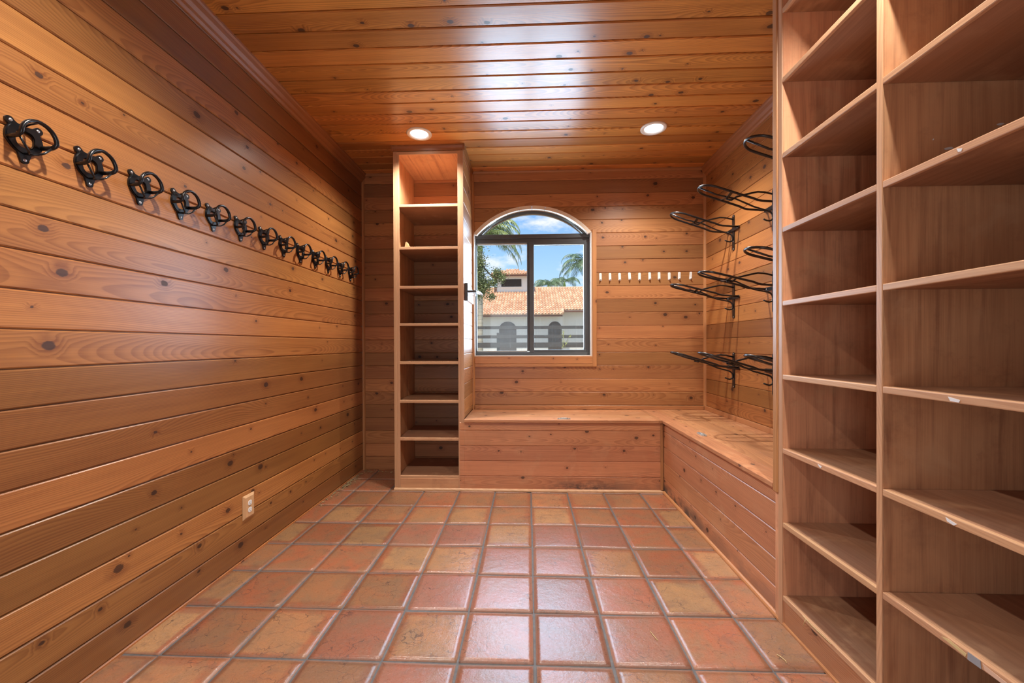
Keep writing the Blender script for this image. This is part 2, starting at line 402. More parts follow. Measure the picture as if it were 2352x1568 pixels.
class MB:
    """collects shapes into one mesh"""
    def __init__(s): s.v, s.f, s.uv, s.kind, s.mi, s.sm = [], [], [], [], [], []
    def add(s, verts, faces, uvs, kind=(0, 0), mi=0, smooth=False):
        b = len(s.v); s.v += [tuple(p) for p in verts]
        for f, u in zip(faces, uvs):
            s.f.append([b + i for i in f]); s.uv.append(u); s.kind.append(kind); s.mi.append(mi); s.sm.append(smooth)
    def box(s, x0, x1, y0, y1, z0, z1, grain=None, bev=0.0, sd=None, mi=0, seg=2):
        bm = bmesh.new()
        bmesh.ops.create_cube(bm, size=1)
        for w in bm.verts:
            w.co = Vector(((x0 + x1) / 2 + w.co.x * (x1 - x0), (y0 + y1) / 2 + w.co.y * (y1 - y0), (z0 + z1) / 2 + w.co.z * (z1 - z0)))
        if bev: bmesh.ops.bevel(bm, geom=list(bm.edges), offset=bev, segments=seg, profile=0.6, affect='EDGES')
        dims = (x1 - x0, y1 - y0, z1 - z0)
        ga = 'xyz'.index(grain) if grain else max(range(3), key=lambda i: dims[i])
        s.take(bm, ga, sd if sd is not None else seed(), ((x0 + x1) / 2, (y0 + y1) / 2, (z0 + z1) / 2), mi)
    def take(s, bm, ga, sd, ctr, mi=0, smooth=False, kind=(0, 0)):
        bm.verts.ensure_lookup_table(); bm.normal_update()
        vs = [w.co.copy() for w in bm.verts]; fs, us = [], []
        for f in bm.faces:
            n = [abs(c) for c in f.normal]
            oth = [i for i in range(3) if i != ga]
            if n[ga] > 0.8: a, b = oth
            else: a, b = ga, min(oth, key=lambda i: n[i])
            fs.append([l.vert.index for l in f.loops])
            us.append([(sd * 50 + l.vert.co[a] - ctr[a], l.vert.co[b] - ctr[b]) for l in f.loops])
        s.add(vs, fs, us, kind, mi, smooth); bm.free()
    def strip(s, fr, b0, b1, al, ar, sd, g=0.0012, c=0.0035, D=0.009, extra=(), off=0.0):
        """one board: across b0..b1, along al(b)..ar(b), frame fr(a, b, depth) with a V joint on both edges"""
        st = [(b0, -D), (b0 + g, -D), (b0 + g, -c), (b0 + g + c, 0), (b1 - g - c, 0), (b1 - g, -c), (b1 - g, -D), (b1, -D)]
        for e in extra:
            if b0 + g + c < e < b1 - g - c: st.append((e, 0))
        st = sorted(st, key=lambda t: t[0]) if extra else st
        if extra:
            lo = [(b0, -D), (b0 + g, -D), (b0 + g, -c), (b0 + g + c, 0)]
            hi = [(b1 - g - c, 0), (b1 - g, -c), (b1 - g, -D), (b1, -D)]
            st = lo + [t for t in st if b0 + g + c < t[0] < b1 - g - c] + hi
        vs, fs, us = [], [], []
        ctr = (b0 + b1) / 2
        for b, d in st:
            vs.append(fr(al(b), b, d)); vs.append(fr(ar(b), b, d))
        for i in range(len(st) - 1):
            q = [2 * i, 2 * i + 1, 2 * i + 3, 2 * i + 2]
            fs.append(q)
            us.append([(sd * 50 + (al if k % 2 == 0 else ar)(st[k // 2][0]) - off, st[k // 2][0] - ctr) for k in q])
        s.add(vs, fs, us)
    def extr(s, prof, A, Bp, e1, e2, closed=True, mi=0):
        A, Bp, e1, e2 = Vector(A), Vector(Bp), Vector(e1), Vector(e2)
        n = len(prof); sd = seed(); Ln = (Bp - A).length
        vs = [A + e1 * p + e2 * q for p, q in prof] + [Bp + e1 * p + e2 * q for p, q in prof]
        acc = [0]
        for i in range(n): acc.append(acc[-1] + (Vector(prof[(i + 1) % n]) - Vector(prof[i])).length)
        fs, us = [], []
        for i in range(n if closed else n - 1):
            j = (i + 1) % n
            fs.append([i, j, n + j, n + i]); us.append([(sd * 50, acc[i]), (sd * 50, acc[i + 1]), (sd * 50 + Ln, acc[i + 1]), (sd * 50 + Ln, acc[i])])
        if closed:
            fs.append(list(range(n))[::-1]); us.append([(sd * 50 + prof[i][0], prof[i][1]) for i in range(n)][::-1])
            fs.append(list(range(n, 2 * n))); us.append([(sd * 50 + p, q) for p, q in prof])
        s.add(vs, fs, us, mi=mi)
    def tube(s, pts, r, n=8, cap=True, mi=0, flat=None):
        """round rod through pts; r a number or one per point; flat=(rx, ry) gives an oval strap"""
        pts = [Vector(p) for p in pts]; k = len(pts)
        rs = r if isinstance(r, (list, tuple)) else [r] * k
        tg = []
        for i in range(k):
            t = (pts[min(i + 1, k - 1)] - pts[max(i - 1, 0)]); tg.append(t.normalized())
        up = Vector((0, 0, 1)) if abs(tg[0].z) < 0.9 else Vector((0, 1, 0))
        nx = tg[0].cross(up).normalized(); vs = []
        for i in range(k):
            nx = (nx - tg[i] * nx.dot(tg[i])).normalized(); ny = tg[i].cross(nx)
            for j in range(n):
                a = 2 * math.pi * j / n
                rx, ry = (flat if flat else (rs[i], rs[i]))
                vs.append(pts[i] + nx * (math.cos(a) * rx) + ny * (math.sin(a) * ry))
        fs, us = [], []
        for i in range(k - 1):
            for j in range(n):
                fs.append([i * n + j, i * n + (j + 1) % n, (i + 1) * n + (j + 1) % n, (i + 1) * n + j]); us.append([(0, 0)] * 4)
        if cap:
            fs.append(list(range(n))[::-1]); us.append([(0, 0)] * n)
            fs.append(list(range((k - 1) * n, k * n))); us.append([(0, 0)] * n)
        s.add(vs, fs, us, mi=mi, smooth=True)
    def lathe(s, prof, ctr, n=40, axis='z', mi=0):
        vs, fs, us = [], [], []
        for r, h in prof:
            for j in range(n):
                a = 2 * math.pi * j / n; p = (r * math.cos(a), r * math.sin(a), h)
                if axis == 'x': p = (h, p[0], p[1])
                if axis == 'y': p = (p[0], h, p[1])
                vs.append((ctr[0] + p[0], ctr[1] + p[1], ctr[2] + p[2]))
        for i in range(len(prof) - 1):
            for j in range(n):
                fs.append([i * n + j, i * n + (j + 1) % n, (i + 1) * n + (j + 1) % n, (i + 1) * n + j]); us.append([(0, 0)] * 4)
        s.add(vs, fs, us, mi=mi, smooth=True)
    def plate(s, poly, fr, d0, d1, holes=None, bev=0.0, mi=0):
        """flat polygon (a, b) given thickness between depths d0 and d1; holes: a same-length inner loop makes a ring"""
        n = len(poly); vs, fs = [], []
        if holes is None:
            vs = [fr(a, b, d0) for a, b in poly] + [fr(a, b, d1) for a, b in poly]
            fs = [list(range(n))[::-1], list(range(n, 2 * n))] + [[i, (i + 1) % n, n + (i + 1) % n, n + i] for i in range(n)]
        else:
            for lp in (poly, holes):
                vs += [fr(a, b, d0) for a, b in lp] + [fr(a, b, d1) for a, b in lp]
            for i in range(n):
                j = (i + 1) % n
                fs += [[i, j, n + j, n + i], [2 * n + j, 2 * n + i, 3 * n + i, 3 * n + j], [n + i, n + j, 3 * n + j, 3 * n + i], [j, i, 2 * n + i, 2 * n + j]]
        s.add(vs, fs, [[(fr(0, 0, 0)[0] * 0 + vs[i][0] + 50 * 3, vs[i][2]) for i in f] for f in fs], mi=mi)
    def build(s, name, mats, parent=None, label=None, fix=True, world=False):
        me = bpy.data.meshes.new(name)
        off = Vector((0, 0, 0))
        if parent is not None and not world:
            q = parent
            while q is not None: off += q.location; q = q.parent
        me.from_pydata([tuple(Vector(p) - off) for p in s.v], [], s.f)
        ul = me.uv_layers.new(name='grain'); kl = me.uv_layers.new(name='kind')
        k = 0
        for i, f in enumerate(s.f):
            for j in range(len(f)):
                ul.data[k].uv = s.uv[i][j]; kl.data[k].uv = s.kind[i]; k += 1
        for p, mi, smo in zip(me.polygons, s.mi, s.sm):
            p.material_index = mi; p.use_smooth = smo
        for m in (mats if isinstance(mats, (list, tuple)) else [mats]): me.materials.append(m)
        if fix:
            bm = bmesh.new(); bm.from_mesh(me)
            bmesh.ops.recalc_face_normals(bm, faces=bm.faces); bm.to_mesh(me); bm.free()
        me.update()
        o = bpy.data.objects.new(name, me); COL.objects.link(o)
        if parent is not None: o.parent = parent
        if label: o['label'] = label
        return o

def tag(o, label, cat, group=None, kind=None):
    o['label'] = label; o['category'] = cat
    if group: o['group'] = group
    if kind: o['kind'] = kind
    return o
def thing(name, loc, label, cat, group=None):
    o = bpy.data.objects.new(name, None); COL.objects.link(o)
    o.location = loc; o.empty_display_size = 0.05
    return tag(o, label, cat, group)
def struct(o): o['kind'] = 'structure'; return o
def copy_tree(o, parent=None):
    c = o.copy(); COL.objects.link(c)
    if parent is not None: c.parent = parent
    for ch in list(o.children): copy_tree(ch, c)
    return c
def one(name, loc, mats, build_fn):
    """top-level single mesh with its origin at loc"""
    mb = MB(); build_fn(mb)
    mb.v = [tuple(Vector(p) - Vector(loc)) for p in mb.v]
    o = mb.build(name, mats); o.location = loc
    return o
def arc(cx, cy, r, a0, a1, n):
    return [(cx + r * math.cos(math.radians(a0 + (a1 - a0) * i / n)), cy + r * math.sin(math.radians(a0 + (a1 - a0) * i / n))) for i in range(n + 1)]

# ------------------------------------------------------------------ floor
TP = 0.32
YELLOW = {(-6, 0): 1, (-6, 1): .8, (-6, 3): 1, (-5, 4): 1, (-4, 3): 1, (-3, 2): .9, (-2, 2): .7, (-1, 3): .9, (-2, 4): .8, (0, 4): .9, (1, 2): .6, (2, 1): 1, (3, 2): .8, (3, 4): .9, (-2, 0): .6, (-4, 0): .6, (3, 0): .55, (-4, 4): .5, (-3, 4): .55, (-6, 2): .5, (-5, 0): .35, (-4, 1): .45, (-3, 1): .4, (1, 5): .4, (-1, 5): .45, (-3, -1): .4, (1, -1): .5, (-5, -1): .5, (3, 3): .5, (3, 1): .3}
VIOLET = {(-2, 1): 1, (-1, 1): .9, (0, 1): .9, (-1, 2): 1, (0, 2): 1, (0, 3): .9, (1, 3): .8, (-2, 3): .9, (-3, 3): .6, (-1, 0): .8, (0, 0): .8, (1, 0): .6, (1, 1): .5, (-3, 0): .5, (-3, -1): .4, (-2, -1): .8, (-1, -1): .7, (0, -1): .7}
fl = MB()
rnd = random.Random(5)
for c in range(-6, 4):
    for r in range(-8, 8):
        x0, x1 = c * TP, (c + 1) * TP
        y0, y1 = r * TP, (r + 1) * TP
        x0, x1 = max(x0, LW - 0.02), min(x1, 1.30)
        if x1 - x0 < 0.06: continue
        y1 = min(y1, BY + 0.02)
        if y1 - y0 < 0.03 or y1 < FY: continue
        g = 0.0056
        j = lambda: rnd.uniform(-0.0022, 0.0022)
        quad = [(x0 + g + j(), y0 + g + j()), (x1 - g + j(), y0 + g + j()), (x1 - g + j(), y1 - g + j()), (x0 + g + j(), y1 - g + j())]
        zb = rnd.uniform(-0.0012, 0.0012); tx, ty = rnd.uniform(-0.004, 0.004), rnd.uniform(-0.004, 0.004)
        K = 8; vs, fs, us = [], [], []
        sd = seed()
        for iy in range(K + 1):
            for ix in range(K + 1):
                def w(i):
                    t = i / K
                    return t * t * (3 - 2 * t) * 0.55 + t * 0.45
                a, b = w(ix), w(iy)
                p = [quad[0][k] * (1 - a) * (1 - b) + quad[1][k] * a * (1 - b) + quad[2][k] * a * b + quad[3][k] * (1 - a) * b for k in (0, 1)]
                e = min(a, 1 - a, b, 1 - b)
                h = -0.0011 * (1 - min(1, e / 0.035)) ** 2 + 0.0009 * (1 - (2 * a - 1) ** 2) * (1 - (2 * b - 1) ** 2)
                vs.append((p[0], p[1], h + zb + tx * (a - .5) + ty * (b - .5)))
                us_ = (sd * 50 + a, b); us.append(us_)
        nv = len(vs)
        faces, fuv = [], []
        for iy in range(K):
            for ix in range(K):
                q = [iy * (K + 1) + ix, iy * (K + 1) + ix + 1, (iy + 1) * (K + 1) + ix + 1, (iy + 1) * (K + 1) + ix]
                faces.append(q); fuv.append([us[i] for i in q])
        ring = [ix for ix in range(K + 1)] + [iy * (K + 1) + K for iy in range(1, K + 1)] + [K * (K + 1) + ix for ix in range(K - 1, -1, -1)] + [iy * (K + 1) for iy in range(K - 1, 0, -1)]
        base = len(vs)
        for i in ring: vs.append((vs[i][0], vs[i][1], -0.02))
        for i in range(len(ring)):
            k2 = (i + 1) % len(ring)
            faces.append([ring[k2], ring[i], base + i, base + k2]); fuv.append([us[ring[k2]], us[ring[i]], us[ring[i]], us[ring[k2]]])
        ye = YELLOW.get((c, r), 0.0 if (c, r) in VIOLET or rnd.random() > 0.25 else 0.4)
        fl.add(vs, faces, fuv, (ye, VIOLET.get((c, r), 0.0)), 0, True)
fl.add([(LW - .05, FY - .3, -0.0048), (RX + .05, FY - .3, -0.0048), (RX + .05, BY + .02, -0.0048), (LW - .05, BY + .02, -0.0048)], [[0, 1, 2, 3]], [[(0, 0)] * 4], mi=1)
struct(fl.build('floor', [M_TILE, M_GROUT], fix=False))

# ------------------------------------------------------------------ plank walls and ceiling
def rows(lo, hi, phase, pitch=P):
    k = math.floor((lo - phase) / pitch); out = []
    while phase + k * pitch < hi - 1e-6:
        a, b = max(lo, phase + k * pitch), min(hi, phase + (k + 1) * pitch)
        if b - a > 0.012: out.append((a, b))
        k += 1
    return out
const = lambda c: (lambda b: c)

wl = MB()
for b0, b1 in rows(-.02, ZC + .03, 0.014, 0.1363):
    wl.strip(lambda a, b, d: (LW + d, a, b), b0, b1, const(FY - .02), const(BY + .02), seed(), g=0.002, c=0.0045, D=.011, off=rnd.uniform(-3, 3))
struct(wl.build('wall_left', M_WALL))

wr = MB()
for b0, b1 in rows(-.02, ZC + .03, 0.0, P):
    wr.strip(lambda a, b, d: (RX - d, a, b), b0, b1, const(FY - .02), const(BY + .02), seed(), off=rnd.uniform(-3, 3))
struct(wr.build('wall_right', M_WALL))

WX, WH, WZ0, WZS, WZA = 0.026, 0.614, 1.200, 2.473, 2.757
AR = (WH ** 2 + (WZA - WZS) ** 2) / (2 * (WZA - WZS)); AZ = WZA - AR
def halfw(b):
    if b < WZ0 or b > WZA: return 0.0
    if b <= WZS: return WH
    return math.sqrt(max(0.0, AR * AR - (b - AZ) ** 2))
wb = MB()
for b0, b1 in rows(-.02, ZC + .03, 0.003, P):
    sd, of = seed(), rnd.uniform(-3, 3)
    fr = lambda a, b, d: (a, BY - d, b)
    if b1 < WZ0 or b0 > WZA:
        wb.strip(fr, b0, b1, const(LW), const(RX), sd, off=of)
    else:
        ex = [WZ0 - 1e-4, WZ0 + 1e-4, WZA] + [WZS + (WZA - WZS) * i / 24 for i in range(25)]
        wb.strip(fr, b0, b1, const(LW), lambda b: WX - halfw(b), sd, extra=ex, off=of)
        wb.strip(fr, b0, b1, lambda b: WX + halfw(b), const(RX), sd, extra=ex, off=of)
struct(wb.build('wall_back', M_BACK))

wf = MB()
for b0, b1 in rows(-.02, ZC + .03, 0.003, P):
    sd = seed(); hw = lambda b: 0.5 if b < 2.1 else 0.0
    fr = lambda a, b, d: (a, FY + d, b)
    ex = [2.1 - 1e-4, 2.1 + 1e-4]
    wf.strip(fr, b0, b1, const(LW), lambda b: -0.4 - hw(b), sd, extra=ex)
    wf.strip(fr, b0, b1, lambda b: -0.4 + hw(b), const(RX), sd, extra=ex)
struct(wf.build('wall_front', M_WALL))
db = MB()
for x in (-0.94, 0.10): db.box(x, x + 0.04, FY - 0.06, FY + 0.02, 0, 2.14, bev=0.004)
db.box(-0.90, 0.10, FY - 0.06, FY + 0.02, 2.10, 2.14, bev=0.004)
struct(db.build('door_1', M_TRIM))

ce = MB()
for b0, b1 in rows(FY - .03, BY + .03, 0.0726, 0.1388):
    ce.strip(lambda a, b, d: (a, b, ZC - d), b0, b1, const(LW - .02), const(RX + .02), seed(), g=0.0042, c=0.005, D=0.014, off=rnd.uniform(-3, 3))
struct(ce.build('ceiling', M_CEIL))

# mouldings
CROWN = [(0, 0), (0.048, 0), (0.046, -0.012), (0.038, -0.020), (0.030, -0.042), (0.018, -0.062), (0.014, -0.078), (0.006, -0.092), (0, -0.095)]
m = MB(); m.extr(CROWN, (LW, FY, ZC), (LW, BY, ZC), (1, 0, 0), (0, 0, 1)); struct(m.build('trim_1', M_TRIMD))
m = MB(); m.extr(CROWN, (RX, 0.335, ZC), (RX, BY, ZC), (-1, 0, 0), (0, 0, 1)); struct(m.build('trim_2', M_TRIMD))
SMALL = [(0, 0), (0.022, 0), (0.022, -0.010), (0.016, -0.020), (0.006, -0.026), (0, -0.026)]
m = MB(); m.extr(SMALL, (LW + .03, BY, ZC), (RX - .03, BY, ZC), (0, -1, 0), (0, 0, 1)); struct(m.build('trim_3', M_TRIM))
QR = [(0, 0), (0.022, 0), (0.021, 0.008), (0.016, 0.016), (0.008, 0.021), (0, 0.022)]
m = MB(); m.extr(QR, (LW, BY, 0), (LW, BY, ZC - .03), (1, 0, 0), (0, -1, 0)); struct(m.build('trim_4', M_TRIM))
m = MB(); m.extr(QR, (RX, BY, BENCH_Z), (RX, BY, ZC - .03), (-1, 0, 0), (0, -1, 0)); struct(m.build('trim_5', M_TRIM))
m = MB(); m.extr(QR, (-0.600, BY, BENCH_Z), (-0.600, BY, ZC - .03), (1, 0, 0), (0, -1, 0)); struct(m.build('trim_6', M_TRIM))
m = MB(); m.box(-0.578, RX - .022, BY - 0.018, BY, BENCH_Z, BENCH_Z + 0.038, 'x', 0.004); struct(m.build('baseboard_back', M_TRIM))
m = MB(); m.box(RX - 0.018, RX, 0.335, BY - .022, BENCH_Z, BENCH_Z + 0.042, 'y', 0.004); struct(m.build('baseboard_right', M_TRIM))
# quarter-round shoe along the foot of the built-ins
SHOE = [(0, 0), (0.016, 0), (0.0155, 0.010), (0.011, 0.018), (0.004, 0.022), (0, 0.022)]
m = MB(); m.extr(SHOE, (-1.240, BENCH_Y, 0.0), (BENCH_X - 0.012, BENCH_Y, 0.0), (0, -1, 0), (0, 0, 1)); struct(m.build('trim_7', M_EDGE))
m = MB(); m.extr(SHOE, (BENCH_X, -1.0, 0.0), (BENCH_X, BENCH_Y - .012, 0.0), (-1, 0, 0), (0, 0, 1)); struct(m.build('trim_8', M_TRIM))

# ------------------------------------------------------------------ window
win = bpy.data.objects.new('window_1', None); COL.objects.link(win); win.location = (WX, 2.60, WZ0); win['kind'] = 'structure'
def arch_pts(r, z_spring, n=40):
    h = math.sqrt(max(0, r * r - (z_spring - AZ) ** 2)); a = math.degrees(math.atan2(z_spring - AZ, h))
    return arc(WX, AZ, r, a, 180 - a, n)
YF0, YF1 = 2.585, 2.640
ff = lambda a, b, d: (a, d, b)
f = MB()
fx0, fx1 = WX - WH + 0.012, WX + WH - 0.012
f.box(fx0, fx0 + 0.011, YF0 + .001, YF1 - .001, 1.2405, 2.3915, bev=0.002)
f.box(fx1 - 0.034, fx1, YF0 + .001, YF1 - .001, 1.2405, 2.3915, bev=0.003)
f.box(fx0, fx1, YF0, YF1, 1.206, 1.240, bev=0.003)
f.box(fx0, fx1, YF0, YF1, 2.436, 2.480, bev=0.003)
f.box(fx0, fx1, YF0 + 0.012, YF1, 2.392, 2.436, bev=0.002)
f.build('frame', M_BRONZE, win)
f = MB()
outer, inner = arch_pts(AR - 0.030, 2.470), arch_pts(AR - 0.060, 2.470)
for i in range(len(outer) - 1):
    f.plate([outer[i], outer[i + 1], inner[i + 1], inner[i]], ff, YF0, YF1)
f.build('arched_frame', M_BRONZE, win)
f = MB()
f.box(-0.004, 0.044, YF0 - 0.004, YF1 - 0.006, 1.236, 2.400, bev=0.003)
f.box(-0.030, -0.004, YF0 + 0.010, YF1 - 0.006, 1.250, 2.392, bev=0.002)
f.box(0.0445, fx1 - 0.0345, YF0 + 0.006, YF1 - 0.01, 1.2405, 1.262, bev=0.002)
f.box(0.0445, fx1 - 0.0345, YF0 + 0.006, YF1 - 0.01, 2.366, 2.3915, bev=0.002)
f.box(fx1 - 0.062, fx1 - 0.0345, YF0 + 0.007, YF1 - 0.011, 1.2625, 2.3655, bev=0.002)
f.build('sliding_sash', M_BRONZE, win)
f = MB()
f.box(fx0 + 0.011, -0.030, YF0 + 0.02, YF1 - .01, 2.376, 2.392, bev=0.001)
f.box(fx0 + 0.011, -0.030, YF0 + 0.02, YF1 - .01, 1.240, 1.252, bev=0.001)
f.box(fx0 + 0.011, fx0 + 0.015, YF0 + 0.02, YF1 - .01, 1.245, 2.386, bev=0.001)
a1 = arch_pts(AR - 0.058, 2.476); a2 = arch_pts(AR - 0.066, 2.476)
for i in range(len(a1) - 1): f.plate([a1[i], a1[i + 1], a2[i + 1], a2[i]], ff, YF0 + .02, YF1 - .01)
f.build('gasket', M_TRACK, win)
f = MB(); f.box(fx0 + 0.009, -0.020, 2.618, 2.622, 1.238, 2.392); f.build('glass_pane', M_GLASS, win)
f = MB(); f.box(0.040, fx1 - 0.058, 2.610, 2.614, 1.250, 2.370); f.build('glass_pane', M_GLASS, win)
f = MB(); f.plate(arch_pts(AR - 0.060, 2.474), ff, 2.614, 2.618); f.build('glass_pane', M_GLASS, win)
# painted reveal: sides and bottom, then ten pale arch pieces
f = MB()
f.box(WX - WH - 0.004, WX - WH + 0.012, BY - 0.004, YF1, 1.19, WZS, bev=0.002)
f.box(WX + WH - 0.012, WX + WH + 0.004, BY - 0.004, YF1, 1.19, WZS, bev=0.002)
f.box(WX - WH + .0125, WX + WH - .0125, BY - 0.003, YF1, 1.194, 1.2055, bev=0.002)
f.build('reveal', M_REVEAL, win)
full = arch_pts(AR + 0.002, WZS, 100); fin = arch_pts(AR - 0.034, WZS - 0.010, 100)
for k in range(10):
    f = MB(); i0, i1 = k * 10, k * 10 + 10
    po = [full[i] for i in range(i0, i1 + 1)]; pi_ = [fin[i] for i in range(i0, i1 + 1)]
    ga = 0.12
    po[0] = tuple(Vector(po[0]).lerp(Vector(po[1]), ga * 2)); pi_[0] = tuple(Vector(pi_[0]).lerp(Vector(pi_[1]), ga * 2))
    for i in range(10):
        f.plate([po[i], po[i + 1], pi_[i + 1], pi_[i]], ff, BY - 0.008, YF0 + 0.01)
    f.build('arch_tile', M_ARCH, win)
# flat casing boards on the right and below
m = MB()
m.box(WX + WH + 0.004, WX + WH + 0.048, BY - 0.012, BY + .002, 1.087, WZS + 0.03, 'z', 0.003)
m.box(-0.577, WX + WH + 0.004, BY - 0.012, BY + .002, 1.122, 1.194, 'x', 0.003)
m.box(-0.577, WX + WH + 0.004, BY - 0.010, BY + .002, 1.087, 1.121, 'x', 0.003)
struct(m.build('trim_9', M_BACK))

# ------------------------------------------------------------------ tall narrow shelf cabinet
cab = thing('shelf_cabinet', (-0.92, 2.24, 0), 'tall narrow open wooden shelf cabinet standing left of the arched window', 'cabinet')
CX0, CX1, CY = -1.238, -0.600, BENCH_Y
m = MB(); m.box(CX0 + .004, CX0 + .024, CY + .018, BY - .003, 0, ZC - .03, 'z', .001); m.build('side_panel', M_PLY, cab)
m = MB(); m.box(CX1 - .040, CX1 - .020, CY + .018, BY - .003, 0, ZC - .03, 'z', .001); m.build('side_panel', M_PLY, cab)
m = MB(); m.box(CX0, CX0 + .028, CY, CY + .018, .0, ZC - .052, 'z', .002); m.box(CX0 + .028, CX0 + .052, CY + .004, CY + .020, .0, ZC - .052, 'z', .002); m.build('face_stile', M_EDGE, cab)
m = MB(); m.box(CX1 - .028, CX1, CY, CY + .018, .612, ZC - .052, 'z', .002); m.box(CX1 - .052, CX1 - .028, CY + .004, CY + .020, .0, ZC - .052, 'z', .002); m.build('face_stile', M_EDGE, cab)
m = MB(); m.box(CX0 + .052, CX1 - .052, CY + .004, CY + .022, .0, .108, 'x', .002); m.build('kick_board', M_PLY, cab)
m = MB(); m.box(CX0 + .024, CX1 - .04, CY + .02, BY - .004, 3.045, 3.065, 'y', .001); m.build('top_panel', M_PLY, cab)
m = MB(); m.box(CX0 + .028, CX1 - .028, CY + .002, CY + .018, 3.040, 3.068, 'x', .002); m.build('top_rail', M_EDGE, cab)
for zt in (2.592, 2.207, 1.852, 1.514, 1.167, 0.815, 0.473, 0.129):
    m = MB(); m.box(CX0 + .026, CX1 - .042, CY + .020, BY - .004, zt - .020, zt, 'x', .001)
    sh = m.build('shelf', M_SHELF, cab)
    m = MB(); m.box(CX0 + .046, CX1 - .050, CY + .006, CY + .0195, zt - .024, zt + .001, 'x', .003); m.build('nosing', M_EDGE, sh, 'pale solid wood front edge')
m = MB()
for b0, b1 in rows(BENCH_Z + 0.002, ZC - .03, 0.003, P):
    m.strip(lambda a, b, d: (CX1 + d, a, b), b0, b1, const(CY + .020), const(BY - .003), seed(), c=0.004, off=rnd.uniform(-3, 3))
m.build('plank_cladding', M_BACK, cab, 'plank-clad side facing the window')
m = MB(); CR = [(0, 0), (0.016, 0), (0.014, -0.012), (0.006, -0.03), (0.003, -0.05), (0, -0.05)]
m.extr(CR, (CX0 - .016, CY, ZC), (CX1 + .016, CY, ZC), (0, -1, 0), (0, 0, 1))
m.extr(CR, (CX1, CY - .016, ZC), (CX1, BY - .024, ZC), (1, 0, 0), (0, 0, 1))
m.extr(CR, (CX0, CY - .016, ZC), (CX0, BY - .024, ZC), (-1, 0, 0), (0, 0, 1))
m.build('crown_moulding', M_TRIMD, cab)

# ------------------------------------------------------------------ storage benches
LOWER = []
bb = thing('storage_bench', (0.3, 2.24, 0), 'wooden storage bench with hinged lid under the arched window', 'bench')
m = MB()
for b0, b1 in rows(0.0, 0.618, -0.002, P):
    sd, of = seed(), rnd.uniform(-3, 3)
    m.strip(lambda a, b, d: (a, BENCH_Y - d, b), b0, b1, const(CX1 + .0005), const(BENCH_X - .002), sd, off=of)
    LOWER.append((b0, b1, sd, of))
m.build('front_panel', M_BENCHF, bb)
m = MB()
for b0, b1, sd, of in LOWER: m.strip(lambda a, b, d: (a, BENCH_Y - d, b), b0, b1, const(CX1 - .042), const(CX1), sd, off=of)
m.build('bench_front_end', M_BENCHF, cab)  # end of the bench's front boards, parented to the cabinet
m = MB(); m.box(BENCH_X - .030, BENCH_X - .004, BENCH_Y - .008, BENCH_Y - .0005, 0.024, 0.616, 'z', .002); m.build('corner_strip', M_TRIM, bb)
m = MB()
XS = 1.127                                        # seam between the two lids
for k in range(4):
    y0 = 1.922 + k * 0.148; y1 = min(y0 + 0.148, BY - .004)
    m.box(CX1 + .002, XS - 0.001, y0 + .0006, y1 - .0006, .621, BENCH_Z, 'x', .002)
lid = m.build('lid', M_BENCH, bb)
def flush_pull(ctr, along, parent):
    e = MB(); c = Vector(ctr)
    L1, W1 = .060, .022
    pl = []
    for i in range(24):
        a = 2 * math.pi * i / 24
        ca, sa = math.cos(a), math.sin(a)
        pl.append((math.copysign(abs(ca) ** .55, ca) * L1, math.copysign(abs(sa) ** .8, sa) * W1))
    ax = Vector((1, 0, 0)) if along == 'x' else Vector((0, 1, 0)); ay = Vector((0, 1, 0)) if along == 'x' else Vector((1, 0, 0))
    fr = lambda a, b, d: tuple(c + ax * a + ay * b + Vector((0, 0, d)))
    e.plate(pl, fr, 0.0005, 0.006)
    inn = [(a * .62, b * .60) for a, b in pl]
    e.plate(inn, fr, 0.006, 0.0075, mi=0)
    for sx_ in (-.80, .80):
        e.plate([(sx_ * L1 + .006 * math.cos(t * .785), .006 * math.sin(t * .785)) for t in range(8)], fr, 0.006, 0.0066, mi=1)
    e.tube([fr(-.034, -W1 * .35, .009), fr(-.02, -W1 * .55, .012), fr(.02, -W1 * .55, .012), fr(.034, -W1 * .35, .009)], .003, 6)
    return e.build('pull_handle', [M_SILVER, M_DARKSLOT], parent, 'silver flush pull')
flush_pull((0.300, 1.985, BENCH_Z), 'x', lid)

rb = thing('storage_bench', (1.48, 1.25, 0), 'long wooden storage bench along the right wall under the saddle racks', 'bench')
m = MB()
for b0, b1 in rows(0.0, 0.618, -0.002, P):
    m.strip(lambda a, b, d: (BENCH_X - d, a, b), b0, b1, const(0.336), const(BENCH_Y - .001), seed(), off=rnd.uniform(-3, 3))
m.build('front_panel', M_BENCHF, rb)
m = MB()
W4 = (RX - .004 - 1.155) / 5
for k in range(5):
    m.box(1.155 + k * W4 + .0006, 1.155 + (k + 1) * W4 - .0006, .338, BY - .004 if 1.155 + k * W4 > 1.1 else 1.9, .621, BENCH_Z, 'y', .002)
lid2 = m.build('lid', M_BENCH, rb)
m = MB(); m.box(XS + .0005, 1.1545, 1.922, BY - .004, .621, BENCH_Z, 'y', .001); m.build('filler_strip', M_BENCH, rb)
flush_pull((1.262, 1.375, BENCH_Z), 'y', lid2)

